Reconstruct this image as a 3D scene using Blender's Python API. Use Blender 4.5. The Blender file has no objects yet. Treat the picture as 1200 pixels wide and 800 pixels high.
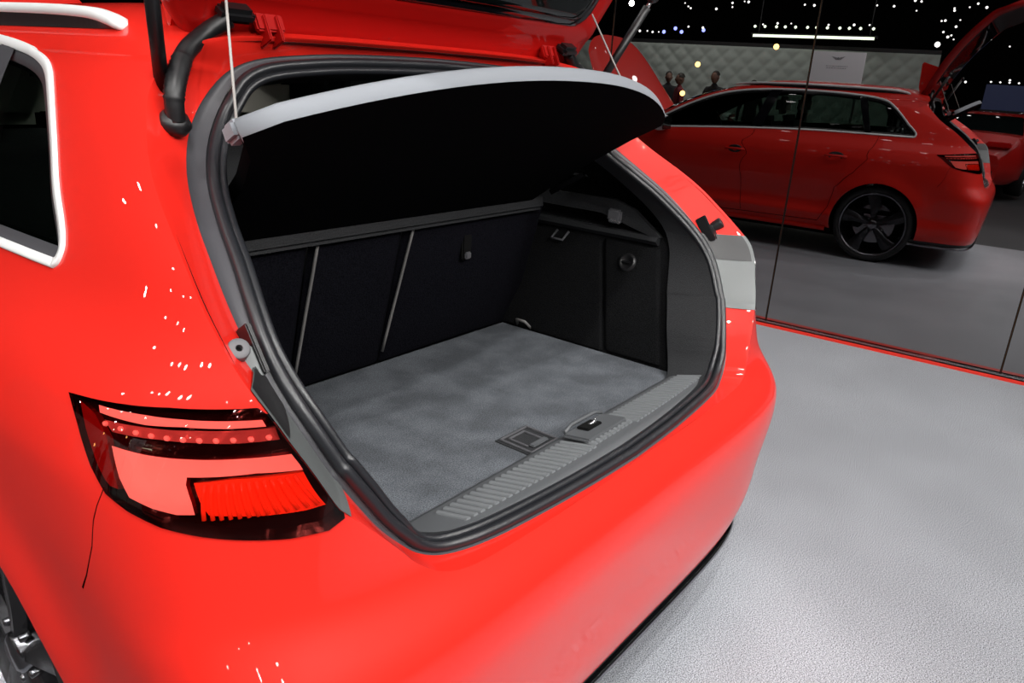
import bpy, bmesh, math, random
import numpy as np
from mathutils import Vector, Matrix, geometry
random.seed(7); R_ = math.radians
sc = bpy.context.scene
COL = sc.collection

# ------------------------------------------------------------------ camera
cam_d = bpy.data.cameras.new('camera'); cam = bpy.data.objects.new('camera', cam_d); COL.objects.link(cam)
cr = Vector((0.61750732, -0.78436448, 0.05879685)); cu = Vector((0.2247185, 0.24756157, 0.94245152)); cf = Vector((0.75378134, 0.56875797, -0.32913229))
cam.matrix_world = Matrix(((cr.x, cu.x, -cf.x, -1.22873915), (cr.y, cu.y, -cf.y, -0.573799129), (cr.z, cu.z, -cf.z, 1.36988421), (0, 0, 0, 1)))
cam_d.sensor_width = 36; cam_d.lens = 36 * 899.366 / 1200; cam_d.clip_start = .02; cam_d.clip_end = 200
sc.camera = cam

# ------------------------------------------------------------------ world, exposure
w = bpy.data.worlds.new('hall_air'); sc.world = w; w.use_nodes = True
w.node_tree.nodes['Background'].inputs[0].default_value = (.55, .62, .75, 1)
w.node_tree.nodes['Background'].inputs[1].default_value = .010
sc.view_settings.view_transform = 'Standard'; sc.view_settings.look = 'None'
sc.view_settings.exposure = 0; sc.view_settings.gamma = 1; sc.view_settings.use_curve_mapping = False
sc.cycles.use_denoising = True
sc.cycles.max_bounces = 8; sc.cycles.glossy_bounces = 5; sc.cycles.transparent_max_bounces = 12
sc.cycles.sample_clamp_indirect = 3.0

# ------------------------------------------------------------------ lights
def area(name, loc, target, size, power, col=(1, 1, 1), sy=None):
    d = bpy.data.lights.new(name, 'AREA'); d.energy = power; d.color = col; d.size = size
    if sy: d.shape = 'RECTANGLE'; d.size_y = sy
    o = bpy.data.objects.new(name, d); COL.objects.link(o); o.location = loc
    o.rotation_euler = (Vector(target) - Vector(loc)).to_track_quat('-Z', 'Y').to_euler()
    return o
def spot(name, loc, target, power, angle=40, radius=.06, col=(1, .98, .96), blend=.5):
    d = bpy.data.lights.new(name, 'SPOT'); d.energy = power; d.color = col; d.spot_size = R_(angle); d.spot_blend = blend; d.shadow_soft_size = radius
    o = bpy.data.objects.new(name, d); COL.objects.link(o); o.location = loc
    o.rotation_euler = (Vector(target) - Vector(loc)).to_track_quat('-Z', 'Y').to_euler()
    return o
area('fill_over', (-1.0, -3.0, 7.3), (-1.0, -2.9, 0), 9.5, 170, (1, .99, .98), 9.5)  # added overhead area fill, not a fitting of the hall
spot('stage_spot', (-1.6, -1.1, 4.9), (0, .3, .68), 260, 26, .025)
spot('stage_spot', (1.1, -1.7, 4.9), (.1, .3, .68), 200, 26, .025)
spot('stage_spot', (-1.2, -3.9, 3.6), (0, .35, .68), 220, 30, .03)
spot('stage_spot', (1.6, -4.6, 4.0), (.3, .2, .7), 160, 34, .03)
for k, (x, y, z, p) in enumerate([(-4.4, -2.8, 4.9, 150), (-5.0, -1.0, 5.0, 150), (-5.2, .9, 4.8, 140), (-3.3, -4.2, 5.0, 170), (-2.1, -4.8, 5.2, 190), (-.2, -5.0, 5.1, 180), (1.9, -4.6, 5.2, 150), (-5.0, 2.8, 4.9, 90), (3.2, -3.4, 5.2, 100)]):
    spot('fill_spot', (x, y, z), (0, .3, .75), p * .98, 62, .055)  # added fill spots that brighten the car

# ------------------------------------------------------------------ materials
def mat(name, col=(.5, .5, .5), rough=.5, metal=0, coat=0, spec=.5, emit=None, es=0, trans=0, build=None):
    m = bpy.data.materials.new(name); m.use_nodes = True; nt = m.node_tree; b = nt.nodes['Principled BSDF']
    b.inputs['Base Color'].default_value = (*col, 1); b.inputs['Roughness'].default_value = rough; b.inputs['Metallic'].default_value = metal
    b.inputs['Coat Weight'].default_value = coat; b.inputs['Coat Roughness'].default_value = .0; b.inputs['Specular IOR Level'].default_value = spec
    if emit: b.inputs['Emission Color'].default_value = (*emit, 1); b.inputs['Emission Strength'].default_value = es
    if trans: b.inputs['Transmission Weight'].default_value = trans
    if build: build(nt, b)
    return m
def N(nt, t, **kw):
    n = nt.nodes.new(t)
    for k, v in kw.items():
        if k.startswith('_'): setattr(n, k[1:], v)
        else: n.inputs[k.replace('_', ' ')].default_value = v
    return n
def speck(scale, c0, c1, bump=.0, detail=2, p0=.35, p1=.65, big=None):
    def f(nt, b):
        tc = N(nt, 'ShaderNodeTexCoord'); n = N(nt, 'ShaderNodeTexNoise', Scale=scale, Detail=detail); nt.links.new(tc.outputs['Object'], n.inputs['Vector'])
        r = N(nt, 'ShaderNodeValToRGB'); r.color_ramp.elements[0].color = (*c0, 1); r.color_ramp.elements[1].color = (*c1, 1)
        r.color_ramp.elements[0].position = p0; r.color_ramp.elements[1].position = p1
        nt.links.new(n.outputs['Fac'], r.inputs['Fac']); out = r.outputs['Color']
        if big:
            n2 = N(nt, 'ShaderNodeTexNoise', Scale=big[0], Detail=4); nt.links.new(tc.outputs['Object'], n2.inputs['Vector'])
            r2 = N(nt, 'ShaderNodeValToRGB'); r2.color_ramp.elements[0].color = (big[1],) * 3 + (1,); r2.color_ramp.elements[1].color = (1, 1, 1, 1)
            r2.color_ramp.elements[0].position = .4; r2.color_ramp.elements[1].position = .65
            nt.links.new(n2.outputs['Fac'], r2.inputs['Fac'])
            mx = N(nt, 'ShaderNodeMixRGB', _blend_type='MULTIPLY', Fac=1.0); nt.links.new(out, mx.inputs[1]); nt.links.new(r2.outputs[0], mx.inputs[2]); out = mx.outputs[0]
        nt.links.new(out, b.inputs['Base Color'])
        if bump:
            bp = N(nt, 'ShaderNodeBump', Strength=bump, Distance=.002); nt.links.new(n.outputs['Fac'], bp.inputs['Height']); nt.links.new(bp.outputs[0], b.inputs['Normal'])
    return f
def glassy(name, filt, rough=.0, gl=.06, black=0):
    """thin tinted pane: transparent filter plus a fresnel reflection"""
    m = bpy.data.materials.new(name); m.use_nodes = True; nt = m.node_tree; nt.nodes.clear()
    o = N(nt, 'ShaderNodeOutputMaterial'); t = N(nt, 'ShaderNodeBsdfTransparent'); t.inputs[0].default_value = (*filt, 1)
    g = N(nt, 'ShaderNodeBsdfGlossy'); g.inputs['Roughness'].default_value = rough
    lw = N(nt, 'ShaderNodeFresnel', IOR=1.5); mx = N(nt, 'ShaderNodeMixShader')
    nt.links.new(lw.outputs[0], mx.inputs[0]); nt.links.new(t.outputs[0], mx.inputs[1]); nt.links.new(g.outputs[0], mx.inputs[2]); nt.links.new(mx.outputs[0], o.inputs[0])
    return m
M = {}
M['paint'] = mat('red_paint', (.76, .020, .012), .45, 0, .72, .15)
M['paint_shaded'] = mat('red_paint_shaded', (.38, .004, .003), .5, 0, .5, .15)  # body red darkened: shade under the raised tailgate put into the colour
M['black_pl'] = mat('black_plastic', (.012, .012, .013), .38)
M['black_gl'] = mat('gloss_black', (.006, .006, .008), .08, 0, .5)
M['rubber'] = mat('seal_rubber', (.013, .014, .017), .33, spec=.6)
M['grey_ch'] = mat('grey_gutter', (.055, .055, .062), .45)
M['plate'] = mat('grey_plate', (.115, .125, .125), .36, .1)
M['trim'] = mat('charcoal_trim', (.03, .031, .033), .6, build=speck(500, (.010, .0105, .012), (.026, .0275, .030), .5))
M['trim_s'] = mat('smooth_pillar_trim', (.032, .033, .036), .42)
M['trim2'] = mat('grey_trim', (.10, .10, .108), .45)
M['felt'] = mat('dark_felt', (.02, .02, .022), 1, spec=.03, build=speck(350, (.004, .004, .0045), (.011, .0115, .012), .6))
M['carpet'] = mat('boot_carpet', (.1, .1, .11), .95, spec=.2, build=speck(420, (.060, .065, .073), (.145, .158, .178), .6, big=(11, .66)))
M['sillp'] = mat('sill_plastic', (.085, .09, .096), .42)
M['rib'] = mat('rib_plastic', (.16, .17, .178), .35)
M['sleeve'] = mat('sleeve_rubber', (.006, .006, .007), .4)
M['seat'] = mat('seat_back_felt', (.015, .015, .018), 1, spec=.03, build=speck(300, (.003, .003, .0045), (.008, .008, .011), .4))
M['piping'] = mat('grey_piping', (.16, .155, .15), .6)
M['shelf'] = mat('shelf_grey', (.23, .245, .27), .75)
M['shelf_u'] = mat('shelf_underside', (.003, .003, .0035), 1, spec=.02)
M['chrome'] = mat('satin_aluminium', (.82, .83, .86), .22, .9)
M['silver'] = mat('brushed_silver', (.88, .90, .90), .40, .1)
M['cord'] = mat('grey_cord', (.42, .40, .38), .7)
M['lensred'] = glassy('red_lens', (.97, .36, .33))
M['lens_dark'] = mat('lamp_housing', (.010, .003, .004), .12, 0, .5)
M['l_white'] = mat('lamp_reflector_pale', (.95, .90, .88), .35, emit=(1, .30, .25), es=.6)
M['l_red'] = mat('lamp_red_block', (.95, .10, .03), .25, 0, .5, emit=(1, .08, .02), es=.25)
M['l_dred'] = mat('lamp_dark_red', (.30, .01, .01), .2, 0, .5)
M['l_led'] = mat('led_strip', (.75, .35, .35), .15, .3)
M['glass'] = glassy('tinted_glass', (.32, .40, .36))
M['glass_b'] = mat('privacy_glass', (.004, .006, .006), .02, 0, 0, .6)
M['tyre'] = mat('tyre_rubber', (.014, .014, .015), .7)
M['rim'] = mat('dark_rim', (.05, .05, .055), .25, .7)
M['rimlip'] = mat('rim_lip', (.25, .25, .27), .2, 1)
M['dark'] = mat('dark_cavity', (.006, .006, .006), .9, spec=.1)
M['floor'] = mat('sparkle_floor', (.5, .5, .5), .55, spec=.4, build=speck(300, (.09, .095, .105), (.62, .645, .70), .0, 3, .34, .67, big=(2.2, .90)))
M['hallfloor'] = mat('hall_floor', (.035, .035, .038), .6)
M['redline'] = mat('red_strip', (.85, .03, .015), .4)
M['mirror'] = mat('tinted_mirror', (.275, .27, .275), .0, 1)
M['bronze'] = mat('bronze_edge', (.12, .06, .03), .25, 1)
M['cream'] = mat('pale_leather', (.62, .60, .52), .5)
M['exh'] = mat('steel_tailpipe', (.6, .6, .6), .15, 1)

# ------------------------------------------------------------------ object helpers
def link(o, parent=None):
    COL.objects.link(o)
    if parent is not None: o.parent = parent
    return o
def tag(o, label=None, cat=None, group=None, kind=None):
    if label: o['label'] = label
    if cat: o['category'] = cat
    if group: o['group'] = group
    if kind: o['kind'] = kind
    return o
def empty(name, loc=(0, 0, 0), rz=0):
    o = bpy.data.objects.new(name, None); o.location = loc; o.rotation_euler = (0, 0, rz); COL.objects.link(o); return o
def mesh(name, V, F, m, parent=None, smooth=True, normals=None, world=True):
    me = bpy.data.meshes.new(name); me.from_pydata([tuple(map(float, v)) for v in V], [], [tuple(map(int, f)) for f in F]); me.materials.append(m)
    if smooth: me.polygons.foreach_set('use_smooth', [True] * len(me.polygons))
    if normals is not None: me.normals_split_custom_set_from_vertices([tuple(map(float, n)) for n in normals])
    me.update(); return link(bpy.data.objects.new(name, me), parent)
class MB:
    """collects shapes into one mesh"""
    def __init__(s): s.V = []; s.F = []
    def add(s, V, F):
        k = len(s.V); s.V += [tuple(v) for v in V]; s.F += [tuple(i + k for i in f) for f in F]; return s
    def box(s, c, d, rot=None, bev=0.0):
        bm = bmesh.new(); bmesh.ops.create_cube(bm, size=1)
        for v in bm.verts: v.co = Vector((v.co.x * d[0], v.co.y * d[1], v.co.z * d[2]))
        if bev: bmesh.ops.bevel(bm, geom=bm.edges[:], offset=bev, segments=2, affect='EDGES')
        V = [(rot @ v.co if rot else v.co) + Vector(c) for v in bm.verts]; bm.verts.index_update(); F = [[v.index for v in f.verts] for f in bm.faces]; bm.free(); return s.add(V, F)
    def tube(s, pts, r, n=10, closed=False, cap=True, flat=None):
        P = [Vector(p) for p in pts]; L = len(P); rr = r if hasattr(r, '__len__') else [r] * L
        V = []; F = []; up = None
        for i, p in enumerate(P):
            a = P[(i - 1) % L] if (closed or i > 0) else p; b = P[(i + 1) % L] if (closed or i < L - 1) else p
            t = (b - a).normalized()
            if up is None: up = t.orthogonal().normalized()
            up = (up - t * up.dot(t)).normalized(); sd = t.cross(up)
            for k in range(n):
                an = 2 * math.pi * k / n; V.append(p + (up * math.cos(an) + sd * math.sin(an)) * rr[i])
        m = L if closed else L - 1
        for i in range(m):
            for k in range(n):
                j = (i + 1) % L; F.append((i * n + k, i * n + (k + 1) % n, j * n + (k + 1) % n, j * n + k))
        if cap and not closed: F.append(tuple(range(n))[::-1]); F.append(tuple((L - 1) * n + k for k in range(n)))
        return s.add(V, F)
    def lathe(s, prof, c, ax, n=40, closed=False):
        """prof: (axial, radius)"""
        ax = Vector(ax).normalized(); u = ax.orthogonal().normalized(); v = ax.cross(u); c = Vector(c); V = []; F = []
        for a, r in prof:
            for k in range(n):
                t = 2 * math.pi * k / n; V.append(c + ax * a + (u * math.cos(t) + v * math.sin(t)) * r)
        for i in range(len(prof) - 1):
            for k in range(n): F.append((i * n + k, i * n + (k + 1) % n, (i + 1) * n + (k + 1) % n, (i + 1) * n + k))
        if closed: F.append(tuple(range(n))[::-1]); F.append(tuple((len(prof) - 1) * n + k for k in range(n)))
        return s.add(V, F)
    def prism(s, poly, a, b, f):
        """poly 2D points extruded from a to b; f(u,v,w)->3D"""
        n = len(poly); V = [f(p[0], p[1], a) for p in poly] + [f(p[0], p[1], b) for p in poly]
        F = [tuple(range(n))[::-1], tuple(range(n, 2 * n))] + [(i, (i + 1) % n, n + (i + 1) % n, n + i) for i in range(n)]
        return s.add(V, F)
    def grid(s, G):
        n, m = len(G), len(G[0]); V = [p for row in G for p in row]
        F = [(i * m + j, i * m + j + 1, (i + 1) * m + j + 1, (i + 1) * m + j) for i in range(n - 1) for j in range(m - 1)]; return s.add(V, F)
    def build(s, name, m, parent=None, smooth=False, angle=None):
        o = mesh(name, s.V, s.F, m, parent, smooth)
        bm = bmesh.new(); bm.from_mesh(o.data); bmesh.ops.recalc_face_normals(bm, faces=bm.faces[:]); bm.to_mesh(o.data); bm.free()
        if angle: o.data.polygons.foreach_set('use_smooth', [True] * len(o.data.polygons)); o.data.set_sharp_from_angle(angle=R_(angle))
        return o
def catmull(P, n, closed=False):
    P = [np.array(p, float) for p in P]; out = []; L = len(P); m = L if closed else L - 1
    for i in range(m):
        g = lambda k: P[k % L] if closed else P[min(max(k, 0), L - 1)]
        p0, p1, p2, p3 = g(i - 1), g(i), g(i + 1), g(i + 2)
        for k in range(n):
            t = k / n; out.append(.5 * ((2 * p1) + (p2 - p0) * t + (2 * p0 - 5 * p1 + 4 * p2 - p3) * t * t + (3 * p1 - p0 - 3 * p2 + p3) * t ** 3))
    if not closed: out.append(P[-1])
    return np.array(out)

# ================================================================== SETTING
mA, mD = 0.04336338, 3.425            # mirror wall plane: n.p = mD
mn = Vector((math.cos(mA), math.sin(mA), 0)); mt = Vector((-math.sin(mA), math.cos(mA), 0))
def wallp(t, off, z): p = mn * (mD + off) + mt * t; return (p.x, p.y, z)
def reflect(p):
    p = Vector(p); return p - mn * 2 * (p.dot(mn) - mD)
b = MB()
b.add([wallp(-9, 0, 0), wallp(12, 0, 0), (-1.02, 12, 0), (-1.02, -9, 0), wallp(-9, 0, -.05), wallp(12, 0, -.05), (-1.02, 12, -.05), (-1.02, -9, -.05)],
      [(0, 1, 2, 3), (0, 4, 5, 1), (2, 6, 7, 3), (1, 5, 6, 2), (3, 7, 4, 0), (7, 6, 5, 4)])
tag(b.build('floor', M['floor']), 'light grey sparkling show stand floor', kind='structure')
tag(MB().box((-16, 2, -.09), (30, 40, .08)).build('trim_1', M['hallfloor']), 'dark grey hall floor behind the stand', kind='structure')
root = empty('mirror_wall', wallp(0, 0, 0)); tag(root, 'tall dark tinted mirror wall of panels reflecting the red car', 'mirror', None, 'thing')
def wbox(t0, t1, o0, o1, z0, z1):
    V = [wallp(t, o, z) for z in (z0, z1) for t, o in ((t0, o0), (t1, o0), (t1, o1), (t0, o1))]
    V = [Vector(v) - Vector(wallp(0, 0, 0)) for v in V]
    return V, [(0, 1, 2, 3), (4, 5, 6, 7), (0, 1, 5, 4), (1, 2, 6, 5), (2, 3, 7, 6), (3, 0, 4, 7)]
pw = 1.2715; t0 = .79289 - 5 * pw
for k in range(11):
    a = t0 + k * pw
    MB().add(*wbox(a + .004, a + pw - .004, 0, .012, .006, 4.2)).build('mirror_panel', M['mirror'], root)
    MB().add(*wbox(a - .005, a + .005, -.002, .012, .006, 4.2)).build('panel_joint', M['dark'], root)
    MB().add(*wbox(a - .0012, a + .0012, -.0035, -.002, .006, 4.2)).build('joint_strip', M['bronze'], root)
MB().add(*wbox(t0, t0 + 11 * pw, .014, .10, 0, 4.3)).build('backing', M['dark'], root)
MB().add(*wbox(t0, t0 + 11 * pw, -.045, .0, 0, .006)).build('plinth', M['black_gl'], root)
MB().add(*wbox(t0, t0 + 11 * pw, -.006, -.001, .006, .010)).build('plinth_trim', M['chrome'], root)
b = MB(); V, F = wbox(-9, 12, -.088, -.045, 0, .006); b.add([Vector(v) + Vector(wallp(0, 0, 0)) for v in V], F)
tag(b.build('trim_2', M['redline']), 'thin red strip on the floor along the foot of the mirror wall', kind='structure')
# ================================================================== THE CAR SKIN
def mono(xs, ys):
    xs = np.array(xs, float); ys = np.array(ys, float); h = np.diff(xs); d = np.diff(ys) / h
    m = np.zeros_like(ys); m[0] = d[0]; m[-1] = d[-1]
    for i in range(1, len(xs) - 1):
        if d[i - 1] * d[i] > 0:
            w1 = 2 * h[i] + h[i - 1]; w2 = h[i] + 2 * h[i - 1]; m[i] = (w1 + w2) / (w1 / d[i - 1] + w2 / d[i])
    def f(x):
        x = np.clip(np.asarray(x, float), xs[0], xs[-1]); i = np.clip(np.searchsorted(xs, x) - 1, 0, len(xs) - 2)
        t = (x - xs[i]) / h[i]; a, b = ys[i], ys[i + 1]; c, e = m[i] * h[i], m[i + 1] * h[i]
        return a * (2 * t ** 3 - 3 * t * t + 1) + c * (t ** 3 - 2 * t * t + t) + b * (3 * t * t - 2 * t ** 3) + e * (t ** 3 - t * t)
    return f
ZB = 1.36; ZK = 8.0
def z2v(z): z = np.asarray(z, float); return np.where(z < ZB, z, ZB + (z - ZB) * ZK)
def v2z(v): v = np.asarray(v, float); return np.where(v < ZB, v, ZB + (v - ZB) / ZK)
def table(zs, ys, sig=.012):
    f = mono(zs, ys); v = np.arange(.10, float(z2v(1.47)) + .1, .004); y = f(v2z(v))
    k = np.exp(-.5 * (np.arange(-12, 13) * .004 / sig) ** 2); k /= k.sum()
    y = np.convolve(np.pad(y, 12, mode='edge'), k, 'valid')
    return lambda z: np.interp(z2v(z), v, y)
Wf = table([.15, .22, .30, .36, .42, .55, .65, .75, .85, .90, .94, .97, 1.0, 1.03, 1.06, 1.1, 1.2, 1.3, 1.36, 1.385, 1.40, 1.42, 1.44, 1.455, 1.465, 1.47],
           [.70, .82, .868, .872, .866, .880, .887, .892, .888, .872, .853, .832, .806, .785, .769, .753, .706, .652, .610, .588, .572, .550, .508, .42, .28, .08])
Yf = table([.15, .22, .30, .40, .50, .56, .60, .64, .665, .69, .72, .80, .85, .90, .95, 1.0, 1.05, 1.1, 1.15, 1.2, 1.25, 1.3, 1.36, 1.385, 1.41, 1.44, 1.455, 1.465, 1.47],
           [.05, .02, .00, -.012, -.025, -.030, -.028, -.012, .005, .022, .036, .045, .047, .042, .022, -.006, -.006, .01, .065, .155, .24, .325, .43, .50, .60, .72, .86, 1.12, 1.4])
Nf = table([.15, .60, .66, .72, .85, .93, 1.0, 1.1, 1.47], [5.5, 5.5, 5.3, 5.0, 4.3, 3.8, 3.5, 3.5, 3.5])
Af = table([.15, .60, .66, .72, .85, 1.3, 1.36, 1.40, 1.47], [.44, .44, .46, .48, .5, .5, .35, .2, .2])
Ff = table([.15, .3, .5, .62, .70, .76, .82, .88, .93, .955, .98, 1.05, 1.1, 1.2, 1.3, 1.36, 1.385, 1.41, 1.44, 1.455, 1.47],
           [4.18, 4.28, 4.31, 4.30, 4.24, 4.12, 3.9, 3.66, 3.45, 3.32, 3.25, 3.13, 3.04, 2.86, 2.62, 2.42, 2.3, 2.12, 2.04, 1.95, 1.75])
Bf = table([.15, .7, .82, .93, 1.0, 1.36, 1.40, 1.47], [.9, .9, .75, .42, .40, .32, .2, .15])
NFR = 3.0; WH = [(.79, .322), (3.42, .322)]
def S(t, z):
    """car skin (left half, x<0). t 0..1 rear corner from the centre line, 1..2 side, 2..3 front corner"""
    t = np.asarray(t, float); z = np.asarray(z, float)
    W, Y0, Nn, A, F, B = Wf(z), Yf(z), Nf(z), Af(z), Ff(z), Bf(z)
    a = np.clip(t, 0, 1) * np.pi / 2
    x = W * np.sin(a) ** (2 / Nn); y = Y0 + A * (1 - np.maximum(np.cos(a), 0) ** (2 / Nn))
    y = y + (F - B - Y0 - A) * np.clip(t - 1, 0, 1)
    b_ = np.clip(t - 2, 0, 1) * np.pi / 2
    x = np.where(t > 2, W * np.maximum(np.cos(b_), 0) ** (2 / NFR), x); y = y + np.where(t > 2, B * np.sin(b_) ** (2 / NFR), 0)
    x = x * (1 - .03 * np.clip((y - 2.6) / 1.7, 0, 1) ** 2)
    for wy, wz in WH:                                     # flared wheel arches
        d = np.sqrt((y - wy) ** 2 + (z - wz) ** 2)
        x = x + .024 * np.exp(-((d - .34) / .075) ** 2) * np.clip((x - .75) / .1, 0, 1) * (z < 1.0)
    # waist crease above the door handles and scooped lower door
    s = np.clip((y - .7) / .4, 0, 1) * np.clip((3.9 - y) / .5, 0, 1) * np.clip((x - .7) / .1, 0, 1)
    x = x - s * .012 * np.exp(-((z - .50) / .09) ** 2) + s * .010 * np.exp(-((z - .36) / .035) ** 2)
    return np.stack([-x, y, z + 0 * t], -1)
def Nrm(t, z):
    e = 2e-3; t = np.asarray(t, float); z = np.asarray(z, float); v = z2v(z)
    tc = np.clip(t, e * 2, 3 - 2 * e)
    a = S(tc + e, z) - S(tc - e, z); b = S(t, v2z(v + e)) - S(t, v2z(v - e))
    b = np.where(np.linalg.norm(b, axis=-1, keepdims=True) < 1e-9, [0, 0, 1], b)
    n = np.cross(a, b); n /= np.linalg.norm(n, axis=-1, keepdims=True) + 1e-12
    return n
_n = Nrm(np.array([1.5]), np.array([.8]))[0]; NS = -1 if _n[0] > 0 else 1
def t_of(x=None, y=None, z=.5):
    """skin parameter of a point given |x| (rear face) or y (sides)"""
    W, Y0, Nn, A, F, B = (float(f(z)) for f in (Wf, Yf, Nf, Af, Ff, Bf))
    if x is not None:
        s = min(x / W, .9999); return 2 / math.pi * math.asin(s ** (Nn / 2))
    if y < Y0 + A:
        h = max(1 - (y - Y0) / A, 0); return 2 / math.pi * math.acos(min(h ** (Nn / 2), 1))
    L = F - B - Y0 - A
    if y < F - B: return 1 + (y - Y0 - A) / L
    return 2 + 2 / math.pi * math.asin(min(((y - F + B) / B) ** (NFR / 2), 1))
t2u = lambda t: np.interp(t, [0, 1, 2, 3], [0, 1, 3, 4]); u2t = lambda u: np.interp(u, [0, 1, 3, 4], [0, 1, 2, 3])
def dom(pts):
    """list of ('x'|'y', value, z) or ('t', t, z) -> domain coordinates"""
    o = []
    for k, a, z in pts:
        t = a if k == 't' else (t_of(x=a, z=z) if k == 'x' else t_of(y=a, z=z)); o.append((float(t2u(t)), float(z2v(z))))
    return np.array(o)
def inside(P, poly):
    x, y = P[:, 0], P[:, 1]; c = np.zeros(len(P), bool); n = len(poly)
    for i in range(n):
        x0, y0 = poly[i]; x1, y1 = poly[(i + 1) % n]
        if y0 == y1: continue
        k = (y0 > y) != (y1 > y); c ^= k & (x < (x1 - x0) * (y - y0) / (y1 - y0) + x0)
    return c
def segdist(P, A, B):
    d = np.full(len(P), 9.)
    for a, b_ in zip(A, B):
        ab = b_ - a; L = ab @ ab + 1e-12; t = np.clip(((P - a) @ ab) / L, 0, 1); d = np.minimum(d, np.linalg.norm(P - a - t[:, None] * ab, axis=1))
    return d
def ribbon(poly, w):
    """thin closed polygon around an open domain polyline: a shut line"""
    P = np.array(poly); T = np.gradient(P, axis=0); T /= np.linalg.norm(T, axis=1)[:, None] + 1e-12; Q = np.stack([-T[:, 1], T[:, 0]], 1)
    return np.concatenate([P + Q * w, (P - Q * w)[::-1]])
def densify(P, step=.02, closed=True):
    P = [np.array(p) for p in P]; o = []; n = len(P); m = n if closed else n - 1
    for i in range(m):
        a, b_ = P[i], P[(i + 1) % n]; k = max(1, int(np.linalg.norm(b_ - a) / step))
        o += [a + (b_ - a) * j / k for j in range(k)]
    if not closed: o.append(P[-1])
    return np.array(o)
def triangulate(loops, bounds, du, dv):
    """grid + constraint loops -> (points, triangles) in the domain"""
    u0, u1, v0, v1 = bounds
    us = np.linspace(u0, u1, int((u1 - u0) / du) + 1); vs = np.linspace(v0, v1, int((v1 - v0) / dv) + 1)
    G = np.array([(u, v) for v in vs for u in us]); A = []; B = []; P = []; E = []
    for L in loops:
        k = len(P); n = len(L); P += [tuple(q) for q in L]; E += [(k + i, k + (i + 1) % n) for i in range(n)]; A += list(L); B += list(np.roll(L, -1, axis=0))
    if A:
        inn = (G[:, 0] > u0 + 1e-6) & (G[:, 0] < u1 - 1e-6) & (G[:, 1] > v0 + 1e-6) & (G[:, 1] < v1 - 1e-6)
        d = segdist(G, np.array(A), np.array(B)); G = G[(d > .4 * min(du, dv))]
    allp = [Vector(p) for p in P] + [Vector(g) for g in G]
    r = geometry.delaunay_2d_cdt(allp, E, [], 0, 1e-7)
    return np.array([tuple(v) for v in r[0]]), np.array([f for f in r[2] if len(f) == 3])
def clampd(P): return np.stack([np.clip(P[:, 0], 0, 4), np.clip(P[:, 1], 0, float(z2v(1.47)))], 1)

# ---- outlines on the skin (left side, metres)
HL_ = [(.0, .685), (.15, .685), (.3, .686), (.42, .688), (.50, .692), (.55, .705), (.585, .73), (.61, .76), (.645, .80), (.678, .835), (.690, .85), (.712, .9), (.735, .95), (.751, 1.0),
       (.750, 1.05), (.741, 1.1), (.722, 1.15), (.697, 1.2), (.668, 1.25), (.634, 1.3), (.600, 1.345), (.565, 1.375), (.52, 1.392), (.45, 1.401), (.35, 1.405), (.2, 1.407), (0, 1.408)]
IL_ = [(0, .028, .681), (.15, .033, .681), (.3, .043, .682), (.42, .056, .684), (.495, .075, .688), (.54, .088, .705), (.569, .100, .73), (.594, .118, .76), (.617, .138, .80), (.636, .154, .835), (.644, .163, .85), (.662, .19, .9), (.677, .223, .95), (.683, .266, 1.0),
       (.678, .318, 1.05), (.664, .378, 1.1), (.642, .448, 1.15), (.612, .515, 1.2), (.576, .565, 1.25), (.535, .595, 1.295), (.49, .607, 1.335), (.45, .610, 1.357), (.40, .610, 1.370), (.33, .609, 1.378), (.25, .608, 1.384), (.13, .607, 1.388), (0, .606, 1.39)]
JL_ = [(0, .205, .657), (.15, .203, .657), (.3, .20, .657), (.41, .20, .658), (.475, .21, .664), (.522, .235, .69), (.54, .25, .72), (.555, .265, .76), (.575, .28, .80), (.595, .295, .835), (.60, .30, .85), (.625, .315, .9), (.645, .33, .95), (.655, .36, 1.0),
       (.645, .41, 1.05), (.63, .47, 1.095), (.605, .53, 1.14), (.575, .59, 1.18), (.54, .65, 1.22), (.50, .69, 1.26), (.46, .71, 1.29), (.42, .72, 1.305), (.37, .72, 1.315), (.30, .72, 1.325), (.22, .72, 1.33), (.12, .72, 1.335), (0, .72, 1.34)]
def hdom(sub=6):
    hp = catmull(HL_, sub); o = []
    for x, z in hp: o.append((float(t2u(t_of(x=max(x, 0), z=z))), float(z2v(z))))
    return np.array(o)
HD = hdom()
ZMAX = 1.47; VMAX = float(z2v(ZMAX)); VMIN = .24
aperture = np.concatenate([HD, [[-.05, HD[-1][1]], [-.05, HD[0][1]]]])
HD_in = HD.copy(); HD_in[0, 0] = 0; HD_in[-1, 0] = 0
ap_loop = np.concatenate([HD_in, densify([HD_in[-1], HD_in[0]], .02, False)[1:-1]])
wy_ = lambda L: dom([('y', y, z) for y, z in L])
DLO = [(.613, 1.10), (.610, 1.078), (.622, 1.062), (.66, 1.058), (.9, 1.056), (1.2, 1.053), (1.5, 1.047), (2.0, 1.023), (2.5, .990), (2.8, .968), (3.02, .950), (2.98, .990), (2.90, 1.06), (2.78, 1.13), (2.62, 1.215), (2.44, 1.29), (2.25, 1.342), (2.0, 1.376), (1.7, 1.390), (1.4, 1.390), (1.19, 1.382), (1.06, 1.372), (.97, 1.360), (.895, 1.340), (.835, 1.303), (.76, 1.240), (.69, 1.172), (.64, 1.13)]
DLOm = densify(catmull(DLO, 5, True), .02)
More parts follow.
